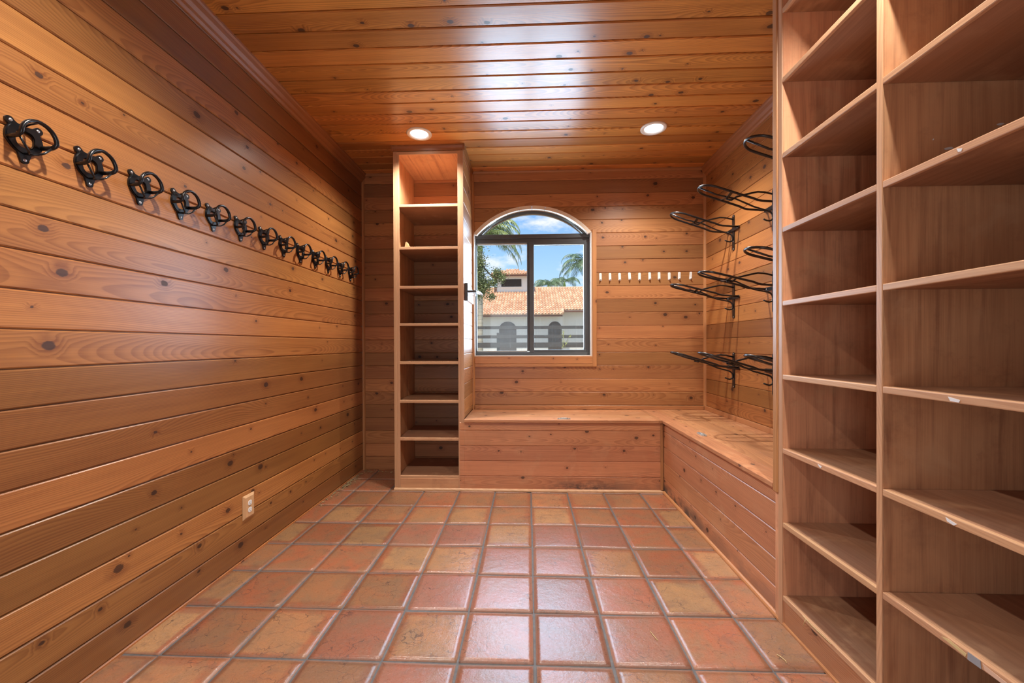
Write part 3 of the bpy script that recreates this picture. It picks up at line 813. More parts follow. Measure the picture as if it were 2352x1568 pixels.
# ------------------------------------------------------------------ tall bookcase on the right
bk = thing('bookcase', (1.48, -0.3, 0), 'tall wide open plywood bookcase filling the right side of the room', 'bookcase')
KX, KY0, KY1, KYE = 1.162, 0.268, -0.237, -1.0
m = MB(); m.box(KX + .002, RX - .004, KY0, KY0 + .062, 0, ZC - .002, 'z', .001); m.build('end_panel', M_PLY, bk)
m = MB()
m.box(KX - .008, KX + .014, KY0 + .033, KY0 + .066, .608, ZC - .002, 'z', .005)
m.build('trim_strip', M_TRIM, bk)
m = MB(); m.box(KX - .003, KX + .012, KY0 + .002, KY0 + .0325, .0, ZC - .002, 'z', .003); m.build('face_strip', M_EDGE, bk)
m = MB(); m.box(KX + .004, RX - .004, KY1 - .019, KY1 - .001, 0, ZC - .002, 'z', .001); m.build('divider', M_PLY, bk)
m = MB(); m.box(KX - .004, KX + .0035, KY1 - .021, KY1 + .001, .0, ZC - .002, 'z', .002); m.build('divider_edge', M_EDGE, bk)
m = MB(); m.box(KX + .004, RX - .004, KYE - .02, KYE, 0, ZC - .002, 'z', .001); m.build('end_panel', M_PLY, bk)
m = MB(); m.box(RX - .010, RX - .003, KYE, KY0, 0, ZC - .002, 'z', 0); m.build('back_panel', M_PLY, bk)
SH = (2.868, 2.548, 2.200, 1.856, 1.514, 1.172, .829, .484, .143)
SHELF = {}
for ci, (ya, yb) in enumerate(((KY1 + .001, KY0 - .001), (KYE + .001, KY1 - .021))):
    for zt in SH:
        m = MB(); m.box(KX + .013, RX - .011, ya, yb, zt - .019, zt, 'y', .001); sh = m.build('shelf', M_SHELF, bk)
        m = MB(); m.box(KX - .003, KX + .0128, ya + (.0005 if ci == 0 else 0), yb, zt - .022, zt + .0008, 'y', .003); m.build('nosing', M_EDGE, sh, 'pale solid wood front edge')
        SHELF[(ci, zt)] = sh
    m = MB(); m.box(KX + .002, KX + .014, ya, yb, .0, .120, 'y', .002); m.build('kick_board', M_BENCH, bk)
def scrap(pts, axis, at, mat, parent, name, label):
    e = MB(); th = .0012
    if axis == 'x': fr = lambda a, b, d: (at - d, a, b)
    else: fr = lambda a, b, d: (a, at - d, b)
    e.plate(pts, fr, 0.0004, th); return e.build(name, mat, parent, label)
nzx = KX - .003
scrap([(-.468, 1.166), (-.50, 1.160), (-.497, 1.153), (-.474, 1.154)], 'x', nzx, M_PAPER, SHELF[(1, 1.172)], 'paper_scrap', 'torn white paper stuck to the edge')
scrap([(-.462, .823), (-.492, .816), (-.484, .809), (-.466, .813)], 'x', nzx, M_PAPER, SHELF[(1, .829)], 'paper_scrap', 'torn white paper stuck to the edge')
scrap([(.040, .825), (.018, .821), (.022, .813), (.032, .816)], 'x', nzx, M_PAPER, SHELF[(0, .829)], 'paper_scrap', 'torn white paper stuck to the edge')
scrap([(-.49, 1.852), (-.505, 1.846), (-.502, 1.839), (-.494, 1.841)], 'x', nzx, M_PAPER, SHELF[(1, 1.856)], 'paper_scrap', 'torn white paper stuck to the edge')
scrap([(-.520, .484), (-.550, .484), (-.552, .463), (-.519, .463)], 'x', nzx, M_TAPE, SHELF[(1, .484)], 'tape_patch', 'grey tape patch over the splintered edge')
scrap([(-.470, .482), (-.517, .476), (-.514, .466), (-.49, .470), (-.45, .475)], 'x', nzx, M_STRAW, SHELF[(1, .484)], 'splintered_edge', 'raw splintered wood')
scrap([(-.555, .480), (-.63, .472), (-.62, .463), (-.56, .466)], 'x', nzx, M_PINKW, SHELF[(1, .484)], 'splintered_edge', 'raw splintered wood')
dv = [o for o in bk.children if o.name.startswith('divider')][0]
for cx, cz, sx_, sz_ in ((1.372, 1.962, .020, .006), (1.535, 2.038, .014, .006), (1.323, 1.992, .003, .003)):
    pts = [(cx + sx_ * math.cos(t) * rnd.uniform(.5, 1.1), cz + sz_ * math.sin(t) * rnd.uniform(.5, 1.1) + .3 * (sz_ * math.cos(t))) for t in [i * .6283 for i in range(10)]]
    scrap(pts, 'y', KY1 - .019, M_PAPER, dv, 'paper_scrap', 'torn white paper stuck to the panel')

# ------------------------------------------------------------------ bridle racks on the left wall
def make_bridle():
    t = thing('bridle_rack', (LW, 0, 2.03), '', 'bridle rack', 'row of bridle racks on the left wall')
    w = lambda a, b, d: (LW + d, a, 2.03 + b)
    # back plate: shield-shaped ring with two ears at the top and one at the bottom
    N = 48; out, inn = [], []
    for i in range(N):
        a = 2 * math.pi * i / N; ca, sa = math.cos(a), math.sin(a)
        y = .053 * math.copysign(abs(ca) ** .8, ca); z = .054 * sa if sa > 0 else .052 * sa
        y *= 1.0 if sa > -.2 else (1 - .25 * min(1, (-sa - .2) / .8))
        if sa > .75: z = .050 - .004 * math.cos(y * 60)
        out.append((y, z))
        inn.append((.026 * math.copysign(abs(ca) ** .7, ca), .004 + (.024 if sa > 0 else .032) * math.copysign(abs(sa) ** .8, sa)))
    m = MB(); m.plate(out, w, .0005, .007, holes=inn); m.plate([(a * .93, b * .93) for a, b in out], w, .007, .010, holes=[(a * 1.06, b * 1.06) for a, b in inn])
    for ey, ez, dx, dz in ((-.040, .049, -.012, .006), (.040, .049, .012, .006), (0, -.070, 0, -.012)):
        e = [(ey + .0125 * math.cos(k * .3927), ez + .0125 * math.sin(k * .3927)) for k in range(16)]
        m.plate(e, w, .0006, .0075)
    m.plate([(-.022, -.040), (-.0115, -.070), (.0115, -.070), (.022, -.040)], w, .0006, .0072)
    m.plate([(-.051, .045), (-.034, .058), (-.02, .048), (-.04, .03)], w, .0006, .0072)
    m.plate([(.051, .045), (.034, .058), (.02, .048), (.04, .03)], w, .0006, .0072)
    m.build('back_plate', M_BLACKP, t)
    for ey, ez in ((-.038, .049), (.038, .049), (0, -.070)):
        m = MB(); m.lathe([(0, .0022), (.0026, .0022), (.0050, .0012), (.0056, 0)], (LW + .0075, ey, 2.03 + ez), 14, 'x'); m.build('screw', M_SCREW, t)
    # front hoop: leaves the plate on both sides, bends and arches over
    pts = [(-.046, -.008, .006), (-.047, -.008, .030), (-.048, -.007, .046)]
    pts += [(-.049, -.001, .057)]
    for i in range(17):
        a = math.pi - math.pi * i / 16
        pts.append((.050 * math.cos(a), .006 + .052 * math.sin(a), .062))
    pts += [(.049, -.001, .057), (.048, -.007, .046), (.047, -.008, .030), (.046, -.008, .006)]
    m = MB(); m.tube([w(a, b, d) for a, b, d in pts], .0055, 10, flat=(.0060, .0078)); m.build('front_hoop', M_BLACKP, t)
    m = MB(); m.tube([w(0, .046, .006), w(0, .053, .03), w(0, .057, .060)], .0032, 8); m.build('top_stay', M_BLACKP, t)
    # lower brace: out from the foot of the plate, then up to both corners of the hoop
    for s_, nm in ((1, 'lower_brace'), (-1, 'lower_brace')):
        pts = [(0, -.047, .005), (s_ * .004, -.049, .026), (s_ * .012, -.047, .038), (s_ * .026, -.036, .045), (s_ * .044, -.012, .049)]
        m = MB(); m.tube([w(a, b, d) for a, b, d in pts], .0036, 8); m.build(nm, M_BLACKP, t)
    return t
BR_Y = [-.323, -.117, .090, .300, .510, .722, .938, 1.150, 1.362, 1.578, 1.792, 2.010, 2.232]
BR_L = ['black bridle rack nearest the viewer on the left plank wall',
        'second black bridle rack from the viewer, right above a big oval knot',
        'third black bridle rack from the viewer on the left plank wall',
        'fourth black bridle rack from the viewer on the left plank wall',
        'fifth black bridle rack from the viewer on the left plank wall',
        'sixth black bridle rack from the viewer on the left plank wall',
        'middle black bridle rack, seventh of thirteen along the left wall',
        'eighth black bridle rack from the viewer on the left plank wall',
        'fifth black bridle rack counted from the back left corner',
        'fourth black bridle rack counted from the back left corner',
        'third black bridle rack counted from the back left corner',
        'second black bridle rack counted from the back left corner',
        'smallest looking black bridle rack, tucked in the back left corner']
br0 = make_bridle()
for i, y in enumerate(BR_Y):
    o = br0 if i == 0 else copy_tree(br0)
    o.location = (LW, y, 2.03); o['label'] = BR_L[i]

# ------------------------------------------------------------------ saddle racks on the right wall
def make_saddle(yc, zb, rise, label):
    t = thing('saddle_rack', (RX, yc, zb), label, 'saddle rack', 'saddle racks on the right wall')
    w = lambda y, z, d: (RX - d, yc + y, zb + z)
    m = MB()
    pl = [(.012 * math.cos(a), .126 + .012 * math.sin(a)) for a in [i * math.pi / 8 for i in range(9)]] + [(-.012 + .0, -.178)] 
    pl = [(.018 * math.cos(i * math.pi / 8), .116 + .018 * math.sin(i * math.pi / 8)) for i in range(9)] + [(.018 * math.cos(math.pi + i * math.pi / 8), -.164 + .018 * math.sin(math.pi + i * math.pi / 8)) for i in range(9)]
    m.plate(pl, w, .0006, .006); m.build('wall_plate', M_BLACKM, t)
    m = MB()
    pl = [(.094 + .014 * math.cos(-math.pi / 2 + i * math.pi / 8), .014 * math.sin(-math.pi / 2 + i * math.pi / 8)) for i in range(9)] + [(-.094 + .014 * math.cos(math.pi / 2 + i * math.pi / 8), .014 * math.sin(math.pi / 2 + i * math.pi / 8)) for i in range(9)]
    m.plate(pl, w, .0062, .012); m.build('cross_bar', M_BLACKM, t)
    for py, pz, dd in ((0, .122, .006), (0, -.168, .006), (0, -.10, .006), (.080, 0, .012), (-.080, 0, .012)):
        m = MB(); m.lathe([(0, -.0025), (.003, -.002), (.0055, 0)], (RX - dd, yc + py, zb + pz), 12, 'x'); m.build('screw', M_SCREW, t)
    # loop rail: two legs out from the cross bar, bend, rise to a rounded nose
    def leg(s_):
        return [(s_ * .092, .004, .014), (s_ * .092, .010, .09), (s_ * .091, .014, .140), (s_ * .090, .020, .168), (s_ * .088, .034, .200)]
    def zl(d): return .034 + (rise - .034) * (d - .200) / (.545 - .200)
    pts = leg(-1)
    for d in (.26, .33, .40): pts.append((-.086, zl(d), d))
    for i in range(15):
        a = math.pi + math.pi * i / 14
        d = .455 + .090 * math.sin(math.pi * i / 14)
        pts.append((.085 * math.cos(a), zl(d), d))
    for d in (.40, .33, .26): pts.append((.086, zl(d), d))
    pts += leg(1)[::-1]
    m = MB(); m.tube([w(*p) for p in pts], .0080, 10); m.build('loop_rail', M_BLACKM, t)
    # spine that runs from the nose back to the wall and ends in a hook
    pts = [(0, rise - .002, .542), (0, zl(.42) - .012, .42), (0, rise * .42, .28), (0, rise * .42 - .06, .15), (0, -.030, .045), (0, -.040, .026), (0, -.056, .014), (0, -.08, .010), (0, -.098, .018), (0, -.104, .036), (0, -.100, .056), (0, -.090, .078)]
    m = MB(); m.tube([w(*p) for p in pts], .0062, 8); m.build('spine', M_BLACKM, t)
    pts = [(0, zl(.345) - .020, .345), (0, zl(.30) - .014, .31), (0, .078, .27), (0, .100, .18), (0, .112, .12), (0, .108, .07), (0, .092, .004)]
    m = MB(); m.tube([w(*p) for p in pts], .0070, 8); m.build('support_rod', M_BLACKM, t)
    # flat strap across the loop
    zs, ds = zl(.345), .345
    m = MB(); vs = []
    for yy, dz in ((-.086, .003), (-.03, -.012), (.03, -.012), (.086, .003)):
        for dd in (-.012, .012):
            vs.append(w(yy, zs + dz - .0015, ds + dd)); vs.append(w(yy, zs + dz + .0015, ds + dd))
    fs = []
    for i in range(3):
        k = i * 4; fs += [[k, k + 2, k + 6, k + 4], [k + 1, k + 5, k + 7, k + 3], [k, k + 4, k + 5, k + 1], [k + 2, k + 3, k + 7, k + 6]]
    fs += [[0, 1, 3, 2], [12, 14, 15, 13]]
    m.add(vs, fs, [[(0, 0)] * 4 for _ in fs]); m.build('cross_strap', M_BLACKM, t)
    return t
for ci, (yc, cn_) in enumerate(((1.968, 'in the column nearest the back wall'), (1.388, 'in the middle column'), (.742, 'in the column half hidden by the bookcase'))):
    for ri, (zb, rise, rn) in enumerate(((2.320, .152, 'top'), (1.722, .122, 'middle'), (1.108, .138, 'lowest'))):
        make_saddle(yc, zb + (0, .006, (.030, .026, .004)[ri])[ci], rise, '%s black saddle rack %s' % (rn, cn_))

# ------------------------------------------------------------------ small white hooks on the back wall
def make_hook():
    t = thing('adhesive_hook', (0, BY, 2.012), '', 'hook', 'row of small white hooks right of the window')
    w = lambda a, b, d: (a, BY - d, 2.012 + b)
    rr_ = lambda hw, hh, r, n=5: [(sx_ * (hw - r) + r * math.cos(a0 + i * math.pi / 2 / n), sy_ * (hh - r) + r * math.sin(a0 + i * math.pi / 2 / n)) for sx_, sy_, a0 in ((1, 1, 0), (-1, 1, math.pi / 2), (-1, -1, math.pi), (1, -1, 1.5 * math.pi)) for i in range(n + 1)]
    m = MB(); m.plate(rr_(.0130, .040, .010), w, .0005, .004); m.plate(rr_(.0112, .038, .009), w, .004, .0058); m.build('base', M_WHITEP, t)
    m = MB(); m.tube([w(0, -.020, .004), w(0, -.031, .012), w(0, -.032, .020), w(0, -.024, .026)], .0045, 8, flat=(.007, .003)); m.build('hook_tip', M_WHITEP, t)
    return t
hk0 = make_hook()
HX = [.729, .827, .925, 1.027, 1.128, 1.231, 1.327, 1.430, 1.531, 1.646]
HT = [1, 1, 2, 3, 0, 2, 1, 1, -1, -4]
HL = ['small white wall hook closest to the window casing', 'second small white wall hook right of the window', 'third small white wall hook right of the window', 'fourth small white wall hook right of the window, beside a little knot', 'fifth small white wall hook right of the window', 'fifth small white wall hook counted from the saddle rack end', 'fourth small white wall hook counted from the saddle rack end', 'third small white wall hook counted from the saddle rack end', 'second small white wall hook counted from the saddle rack end', 'leaning small white wall hook nearest the saddle racks']
for i, x in enumerate(HX):
    o = hk0 if i == 0 else copy_tree(hk0)
    o.location = (x, BY, 2.012 + (.004 if i in (3, 5, 6, 8, 9) else 0)); o['label'] = HL[i]
    o.rotation_euler = (0, math.radians(-HT[i]), 0)

# ------------------------------------------------------------------ recessed ceiling lights
def make_lamp():
    t = thing('ceiling_light', (0, 0, ZC), '', 'ceiling light', 'recessed ceiling lights')
    m = MB(); m.lathe([(.106, 0.0), (.105, -.006), (.098, -.009), (.086, -.010), (.083, -.0095)], (0, 0, ZC), 48); m.build('trim_ring', M_CREAM, t, world=False)
    m = MB(); m.lathe([(.083, -.0095), (.081, -.0085), (.074, -.003), (.072, -.0015)], (0, 0, ZC), 48); m.build('reflector', M_WHITEP, t)
    m = MB(); m.lathe([(.073, -.002), (.04, -.0035), (.001, -.004)], (0, 0, ZC), 48); m.build('lens', M_LENS, t, 'glowing white lens')
    return t
lm0 = make_lamp()
LL = ['lit recessed ceiling light above the narrow shelf cabinet', 'lit recessed ceiling light on the saddle rack side', 'lit recessed ceiling light above the bridle racks, near the doorway', 'lit recessed ceiling light in front of the bookcase, near the doorway']
for i, (x, y) in enumerate(LAMPS):
    o = lm0 if i == 0 else copy_tree(lm0)
    o.location = (x, y, ZC); o['label'] = LL[i]
    light('downlight', 'SPOT', (x, y, ZC - .018), LAMP_W, (1.0, 0.955, 0.89), (0, 0, -1), spot_size=math.radians(138), spot_blend=0.9, shadow_soft_size=.035)

# ------------------------------------------------------------------ wall outlet
ol = thing('wall_outlet', (LW, .775, .322), 'white duplex outlet in a pale wooden cover plate low on the left wall', 'outlet')
m = MB()
def ring_rect(a0, a1, b0, b1): return [(a0, b0), (a1, b0), (a1, b1), (a0, b1)]
w = lambda a, b, d: (LW + d, .775 + a, .322 + b)
m.plate(ring_rect(-.050, .050, -.073, .073), w, .0005, .004)
vs = [w(a, b, .004) for a, b in ring_rect(-.050, .050, -.073, .073)] + [w(a, b, .013) for a, b in ring_rect(-.037, .037, -.060, .060)]
fs = [[0, 1, 5, 4], [1, 2, 6, 5], [2, 3, 7, 6], [3, 0, 4, 7], [4, 5, 6, 7]]
m.add(vs, fs, [[(50 * 4 + vs[i][2], vs[i][1]) for i in f_] for f_ in fs])
m.build('cover_plate', M_PLATEW, ol)
for s_ in (1, -1):
    m = MB(); e = [(.0165 * math.cos(a), s_ * .0215 + max(-.0145, min(.0145, .0178 * math.sin(a)))) for a in [i * 2 * math.pi / 28 for i in range(28)]]
    m.plate(e, w, .012, .0150); rc_ = m.build('receptacle', M_WHITEP, ol)
    m = MB()
    for a0 in (-.0065, .0055): m.plate(ring_rect(a0, a0 + .0016, s_ * .0215 - .002, s_ * .0215 + .007), w, .0150, .0153)
    m.plate([(.0026 * math.cos(t), s_ * .0215 - .0085 + .0026 * math.sin(t)) for t in [i * .785 for i in range(8)]], w, .0150, .0153)
    m.build('slots', M_DARKSLOT, rc_)
m = MB(); m.lathe([(0, .002), (.0025, .0015), (.0035, 0)], (LW + .013, .775, .322), 12, 'x'); m.build('screw', M_DARKSLOT, ol)

# ------------------------------------------------------------------ bracket on the cabinet side
bt = thing('wall_bracket', (CX1, 2.2, 1.80), 'dark metal bracket with clear tip on a pale wood block beside the window', 'bracket')
m = MB(); m.box(CX1 + .0005, CX1 + .018, 2.06, 2.49, 1.735, 1.872, 'y', .003); m.build('backing_block', M_PINKW, bt)
m = MB(); m.box(CX1 + .0005, CX1 + .030, 2.000, 2.030, 1.722, 1.882, bev=.003); m.build('mounting_plate', M_BRONZE, bt)
m = MB(); m.box(CX1 + .030, CX1 + .108, 2.006, 2.024, 1.796, 1.816, bev=.003); m.build('arm', M_BRONZE, bt)
m = MB(); m.tube([(CX1 + .1085, 2.015, 1.800), (CX1 + .125, 2.015, 1.795), (CX1 + .150, 2.015, 1.782), (CX1 + .162, 2.015, 1.775)], [.014, .016, .012, .006], 12); m.build('clear_tip', M_CLEAR, bt)
m = MB(); m.box(CX1 + .030, CX1 + .104, 2.008, 2.022, 1.764, 1.786, bev=.004); m.build('clear_sleeve', M_CLEAR, bt)

# ------------------------------------------------------------------ loose bits
def wedge(mb):
    pr = [(-1.146, 2.2085), (-1.096, 2.2085), (-1.100, 2.222), (-1.114, 2.228), (-1.121, 2.248), (-1.130, 2.262), (-1.138, 2.256)]
    mb.plate(pr, lambda a, b, d: (a, d, b), 1.985, 2.035)
tag(one('wood_offcut', (-1.12, 2.0, 2.2085), M_PLATEW, wedge), 'small jagged wood offcut lying on the second shelf of the narrow cabinet', 'wood offcut')

rl = random.Random(3)
def litter(mb):
    for i in range(230):
        if i < 110: x, y = LW + .012 + abs(rl.gauss(0, .035)), rl.uniform(1.55, 2.42)
        elif i < 160: x, y = LW + rl.uniform(.01, .42), 2.46 + rl.gauss(0, .035)
        else: x, y = LW + .02 + abs(rl.gauss(0, .028)), rl.gauss(2.06, .07)
        y = min(y, BY - .03)
        s_ = rl.uniform(.004, .013); a = rl.uniform(0, 6.28); z = rl.uniform(.001, .009)
        pts = []
        for k, (p, q) in enumerate(((-1, -.3), (.2, -.5), (1, .1), (.1, .45))):
            X, Y = p * s_ * math.cos(a) - q * s_ * math.sin(a), p * s_ * math.sin(a) + q * s_ * math.cos(a)
            pts.append((x + X, y + Y, z + rl.uniform(0, .006)))
        lo = [(p[0], p[1], p[2] - .0012) for p in pts]
        mb.add(pts + lo, [[0, 1, 2, 3], [7, 6, 5, 4], [0, 4, 5, 1], [1, 5, 6, 2], [2, 6, 7, 3], [3, 7, 4, 0]], [[(0, 0)] * 4] * 6)
tag(one('leaf_litter', (LW + .05, 2.1, 0), M_LITTER, litter), 'dry leaf crumbs swept along the foot of the left wall into the corner', 'leaf litter', kind='stuff')
def straw(pts, r=.0014):
    return lambda mb: mb.tube(pts, [r, r * 1.1, r, r * .6][:len(pts)] if len(pts) <= 4 else r, 5)
tag(one('straw_stalk', (.538, .175, .004), M_STRAW, straw([(.530, .205, .0045), (.536, .18, .005), (.546, .148, .0045)])), 'thin straw stalk lying on a tile near the middle of the floor', 'straw')
tag(one('straw_stalk', (1.03, .06, .004), M_STRAW, straw([(1.022, .085, .005), (1.030, .068, .007), (1.036, .050, .006), (1.034, .040, .005)])), 'curled straw stalk on the tile beside the bookcase foot', 'straw')
tag(one('straw_stalk', (1.165, .08, .144), M_STRAW, lambda mb: (mb.tube([(1.155, .125, .1455), (1.152, .10, .147), (1.150, .06, .147), (1.153, -.04, .1455)], .0014, 5), mb.tube([(1.152, .10, .146), (1.150, .108, .128), (1.149, .112, .108)], .0012, 5))), 'forked straw stalk hanging over the lowest bookcase shelf edge', 'straw')

# ------------------------------------------------------------------ outside the window
m = MB(); m.add([(-60, 3.2, -.15), (60, 3.2, -.15), (60, 140, -.15), (-60, 140, -.15)], [[0, 1, 2, 3]], [[(0, 0)] * 4]); struct(m.build('ground', M_GRASS))

# paddock fence
fe = thing('paddock_fence', (0, 12.4, 0), 'dark paddock fence with wire mesh outside the window', 'fence')
for zt, zb_ in ((1.967, 1.863), (1.646, 1.542), (1.391, 1.212), (1.02, .90)):
    m = MB(); m.box(-5, 5, 12.37, 12.41, zb_, zt, 'x', .004); m.build('rail', M_FENCE, fe)
for x in (-3.4, -1.06, 2.7, 4.6):
    m = MB(); m.box(x - .05, x + .05, 12.411, 12.51, -.15, 1.74, 'z', .006); m.build('post', M_FENCE, fe)
m = MB()
for i in range(111): m.box(-2.6 + i * .05, -2.6 + i * .05 + .0022, 12.413, 12.4152, .9, 1.86)
for i in range(19): m.box(-2.6, 2.9, 12.4155, 12.4177, .92 + i * .05, .9222 + i * .05)
m.build('wire_mesh', M_WIRE, fe)

# stable building
st = thing('stable_building', (0, 25, 0), 'white stucco stable with a barrel tile roof and small tower outside', 'building')
YB = 23.4
m = MB()
m.box(-9, 2.15, YB, YB + .3, -.15, 3.12); m.box(2.15, 9, YB + .6, YB + .9, -.15, 3.4); m.box(1.85, 2.15, YB + .3, YB + .62, -.15, 3.12)
m.build('wall', M_STUCCO, st)
def arch_door(x0, x1, zs, za):
    h = (x1 - x0) / 2; cx = (x0 + x1) / 2; n = 20
    poly = [(x1, -.15)] + [(cx + h * math.cos(math.pi * i / n), zs + (za - zs) * math.sin(math.pi * i / n)) for i in range(n + 1)] + [(x0, -.15)]
    e = MB(); e.plate(poly, lambda a, b, d: (a, YB - d, b), .0, .03); d_ = e.build('arched_door', M_DOORB, st)
    e = MB()
    for k in range(5):
        x = x0 + .12 + k * (x1 - x0 - .24) / 4
        e.box(x - .012, x + .012, YB - .040, YB - .031, .1, zs)
    e.build('door_batten', M_DOORB, d_)
arch_door(-1.80, -.73, 2.30, 2.755); arch_door(1.25, 2.10, 2.30, 2.755)
def roof_mesh(mb, corner, ex, sl, nx, ny, shape=lambda i, j: True, wcol=.195, lrow=.37):
    """barrel tiles: corner = eave start, ex = unit along eave, sl = unit up the slope"""
    c, ex, sl = Vector(corner), Vector(ex), Vector(sl); nn = ex.cross(sl).normalized()
    if nn.z < 0: nn = -nn
    K = 6
    for j in range(ny):
        for i in range(nx):
            if not shape(i, j): continue
            vs, us = [], []
            for e, lift in ((-.04, .036), (1.0, 0.004)):
                for k in range(K + 1):
                    t = k / K; h = .085 * math.sin(math.pi * t) + lift
                    vs.append(c + ex * ((i + t) * wcol) + sl * ((j + e) * lrow) + nn * h); us.append((i + .5, j + .5))
            for k in range(K + 1): vs.append(c + ex * ((i + k / K) * wcol) + sl * ((j - .04) * lrow) + nn * -.01); us.append((i + .5, j + .5))
            fs = [[k, k + 1, K + 2 + k, K + 1 + k] for k in range(K)] + [[2 * K + 2 + k, 2 * K + 3 + k, k + 1, k] for k in range(K)]
            mb.add(vs, fs, [[us[q] for q in f_] for f_ in fs], smooth=False)
SL = Vector((0, 1, .45)).normalized()
m = MB()
roof_mesh(m, (-7.8, 22.8, 3.13), (1, 0, 0), SL, 72, 15, lambda i, j: -7.8 + i * .195 < 2.1 + (0 if j > 1 else -.12 + .1 * j) or j >= 2)
m.build('roof', M_ROOF, st)
m = MB(); m.tube([(-7.8, 27.95, 5.47), (9, 27.95, 5.47)], .10, 8); m.build('ridge_cap', M_ROOF, st)
m = MB(); m.box(-7.8, 2.1, 22.80, 22.86, 3.02, 3.13); m.box(2.1, 6.3, 23.42, 23.48, 3.33, 3.41); m.box(-7.8, 2.1, 22.86, YB, 3.06, 3.09)
m.build('fascia', M_FASCIA, st)
m = MB(); m.tube([(2.12, 22.85, 3.24), (2.16, 23.5, 3.53)], .10, 8); m.tube([(2.16, 23.5, 3.50), (6.3, 23.5, 3.50)], .05, 6); m.build('hip_cap', M_ROOF, st)
TX0, TX1, TY0, TY1 = -2.19, -.03, 27.0, 29.2
m = MB(); m.box(TX0, TX1, TY0, TY1, 4.6, 6.32); m.build('tower_wall', M_STUCCO, st)
m = MB(); m.box(-1.89, -.45, TY0 - .03, TY0 - .001, 5.45, 5.99)
for k in range(8): m.box(-1.86, -.48, TY0 - .05, TY0 - .031, 5.48 + k * .063, 5.51 + k * .063)
m.build('louvre', M_DOORB, st)
m = MB(); m.box(-1.95, -.40, TY0 - .06, TY0 - .001, 5.38, 5.45); m.build('sill', M_STUCCO, st)
m = MB(); ov = .42
roof_mesh(m, (TX0 - ov, TY0 - ov, 6.26), (1, 0, 0), Vector((0, 1, .42)).normalized(), 15, 4, lambda i, j: j * 1.75 - 1.0 <= i <= 15 - j * 1.75, .2, .38)
m.build('tower_roof', M_ROOF, st)
m = MB()
cxm, cym = (TX0 + TX1) / 2, (TY0 + TY1) / 2
vs = [(TX0 - ov, TY0 - ov, 6.24), (TX1 + ov, TY0 - ov, 6.24), (TX1 + ov, TY1 + ov, 6.24), (TX0 - ov, TY1 + ov, 6.24), (cxm, cym, 6.88)]
m.add(vs, [[0, 1, 4], [1, 2, 4], [2, 3, 4], [3, 0, 4], [3, 2, 1, 0]], [[(0, 0)] * 3] * 4 + [[(0, 0)] * 4])
m.box(TX0 - ov, TX1 + ov, TY0 - ov, TY0 - ov + .05, 6.15, 6.24)
m.build('tower_soffit', M_FASCIA, st)

# palms
def frond(mb, base, az, el, length, droop, nl=46, lw=.05, ll=.55, rr=random.Random(2)):
    p = Vector(base); e = el; step = length / nl; pts = [p.copy()]
    h = Vector((math.cos(az), math.sin(az), 0)); side = Vector((-math.sin(az), math.cos(az), 0))
    for i in range(nl):
        d = h * math.cos(e) + Vector((0, 0, math.sin(e)))
        p = p + d * step; pts.append(p.copy()); e -= droop / nl * (0.5 + 1.2 * i / nl)
        if i < 4: continue
        s_ = i / nl; L_ = ll * math.sin(math.pi * min(.97, .18 + .8 * s_)) * rr.uniform(.85, 1.1)
        for sg in (-1, 1):
            dr = (side * sg * .80 + d * .55 + Vector((0, 0, -.35 + rr.uniform(-.2, .2)))).normalized()
            q = p + dr * L_ * .55; q2 = q + (dr + Vector((0, 0, -.75))).normalized() * L_ * .45
            wv = d * lw * .5
            mb.add([p - wv * .6, p + wv * .6, q + wv, q - wv, q2, p - wv * .6 + Vector((0, 0, -.004)), q - wv + Vector((0, 0, -.004))], [[0, 1, 2, 3], [3, 2, 4], [0, 3, 6, 5]], [[(0, 0)] * 4, [(0, 0)] * 3, [(0, 0)] * 4])
    mb.tube(pts, [max(.006, .03 * (1 - i / (nl + 1))) for i in range(nl + 1)], 5)
def palm(x, y, zc, trunk_r, length, specs, mat, label, sh=.8, ll=.55):
    t = thing('palm_tree', (x, y, -.15), label, 'palm tree', 'palm trees outside the window')
    m = MB(); n = 14
    m.tube([(x, y, -.15 + (zc - sh + .15) * i / n) for i in range(n + 1)], [trunk_r * (1.12 - .2 * i / n) for i in range(n + 1)], 14); m.build('trunk', M_TRUNK, t)
    m = MB(); m.tube([(x, y, zc - sh), (x, y, zc - sh * .6), (x, y, zc - .1), (x, y, zc + .1)], [trunk_r * 1.0, trunk_r * 1.05, trunk_r * .7, trunk_r * .4], 12); m.build('crownshaft', M_SHAFT, t)
    r = random.Random(int(x * 100) + 7)
    for az, el, dr in specs:
        m = MB(); frond(m, (x, y, zc), math.radians(az), math.radians(el), length * r.uniform(.9, 1.08), dr, lw=.032 * length / 2.2, ll=ll, rr=r); m.build('frond', mat, t, fix=False)
    return t
palm(-2.34, 18.0, 6.7, .125, 2.6, [(-5, 62, 2.3), (0, 22, 2.3), (-9, 6, 1.8), (14, 44, 2.6), (4, -12, 1.2), (-14, 55, 2.5), (20, 30, 2.0), (-30, 18, 1.9), (8, 2, 1.5), (60, 45, 2.2), (-70, 50, 2.2), (110, 40, 2.2), (150, 25, 2.0), (190, 45, 2.2), (230, 30, 2.0), (-100, 15, 1.8), (300, 60, 2.2), (-15, 40, 2.2), (35, 55, 2.3)], M_FROND, 'tall palm with a pale ringed trunk at the left edge of the window', .8, .62)
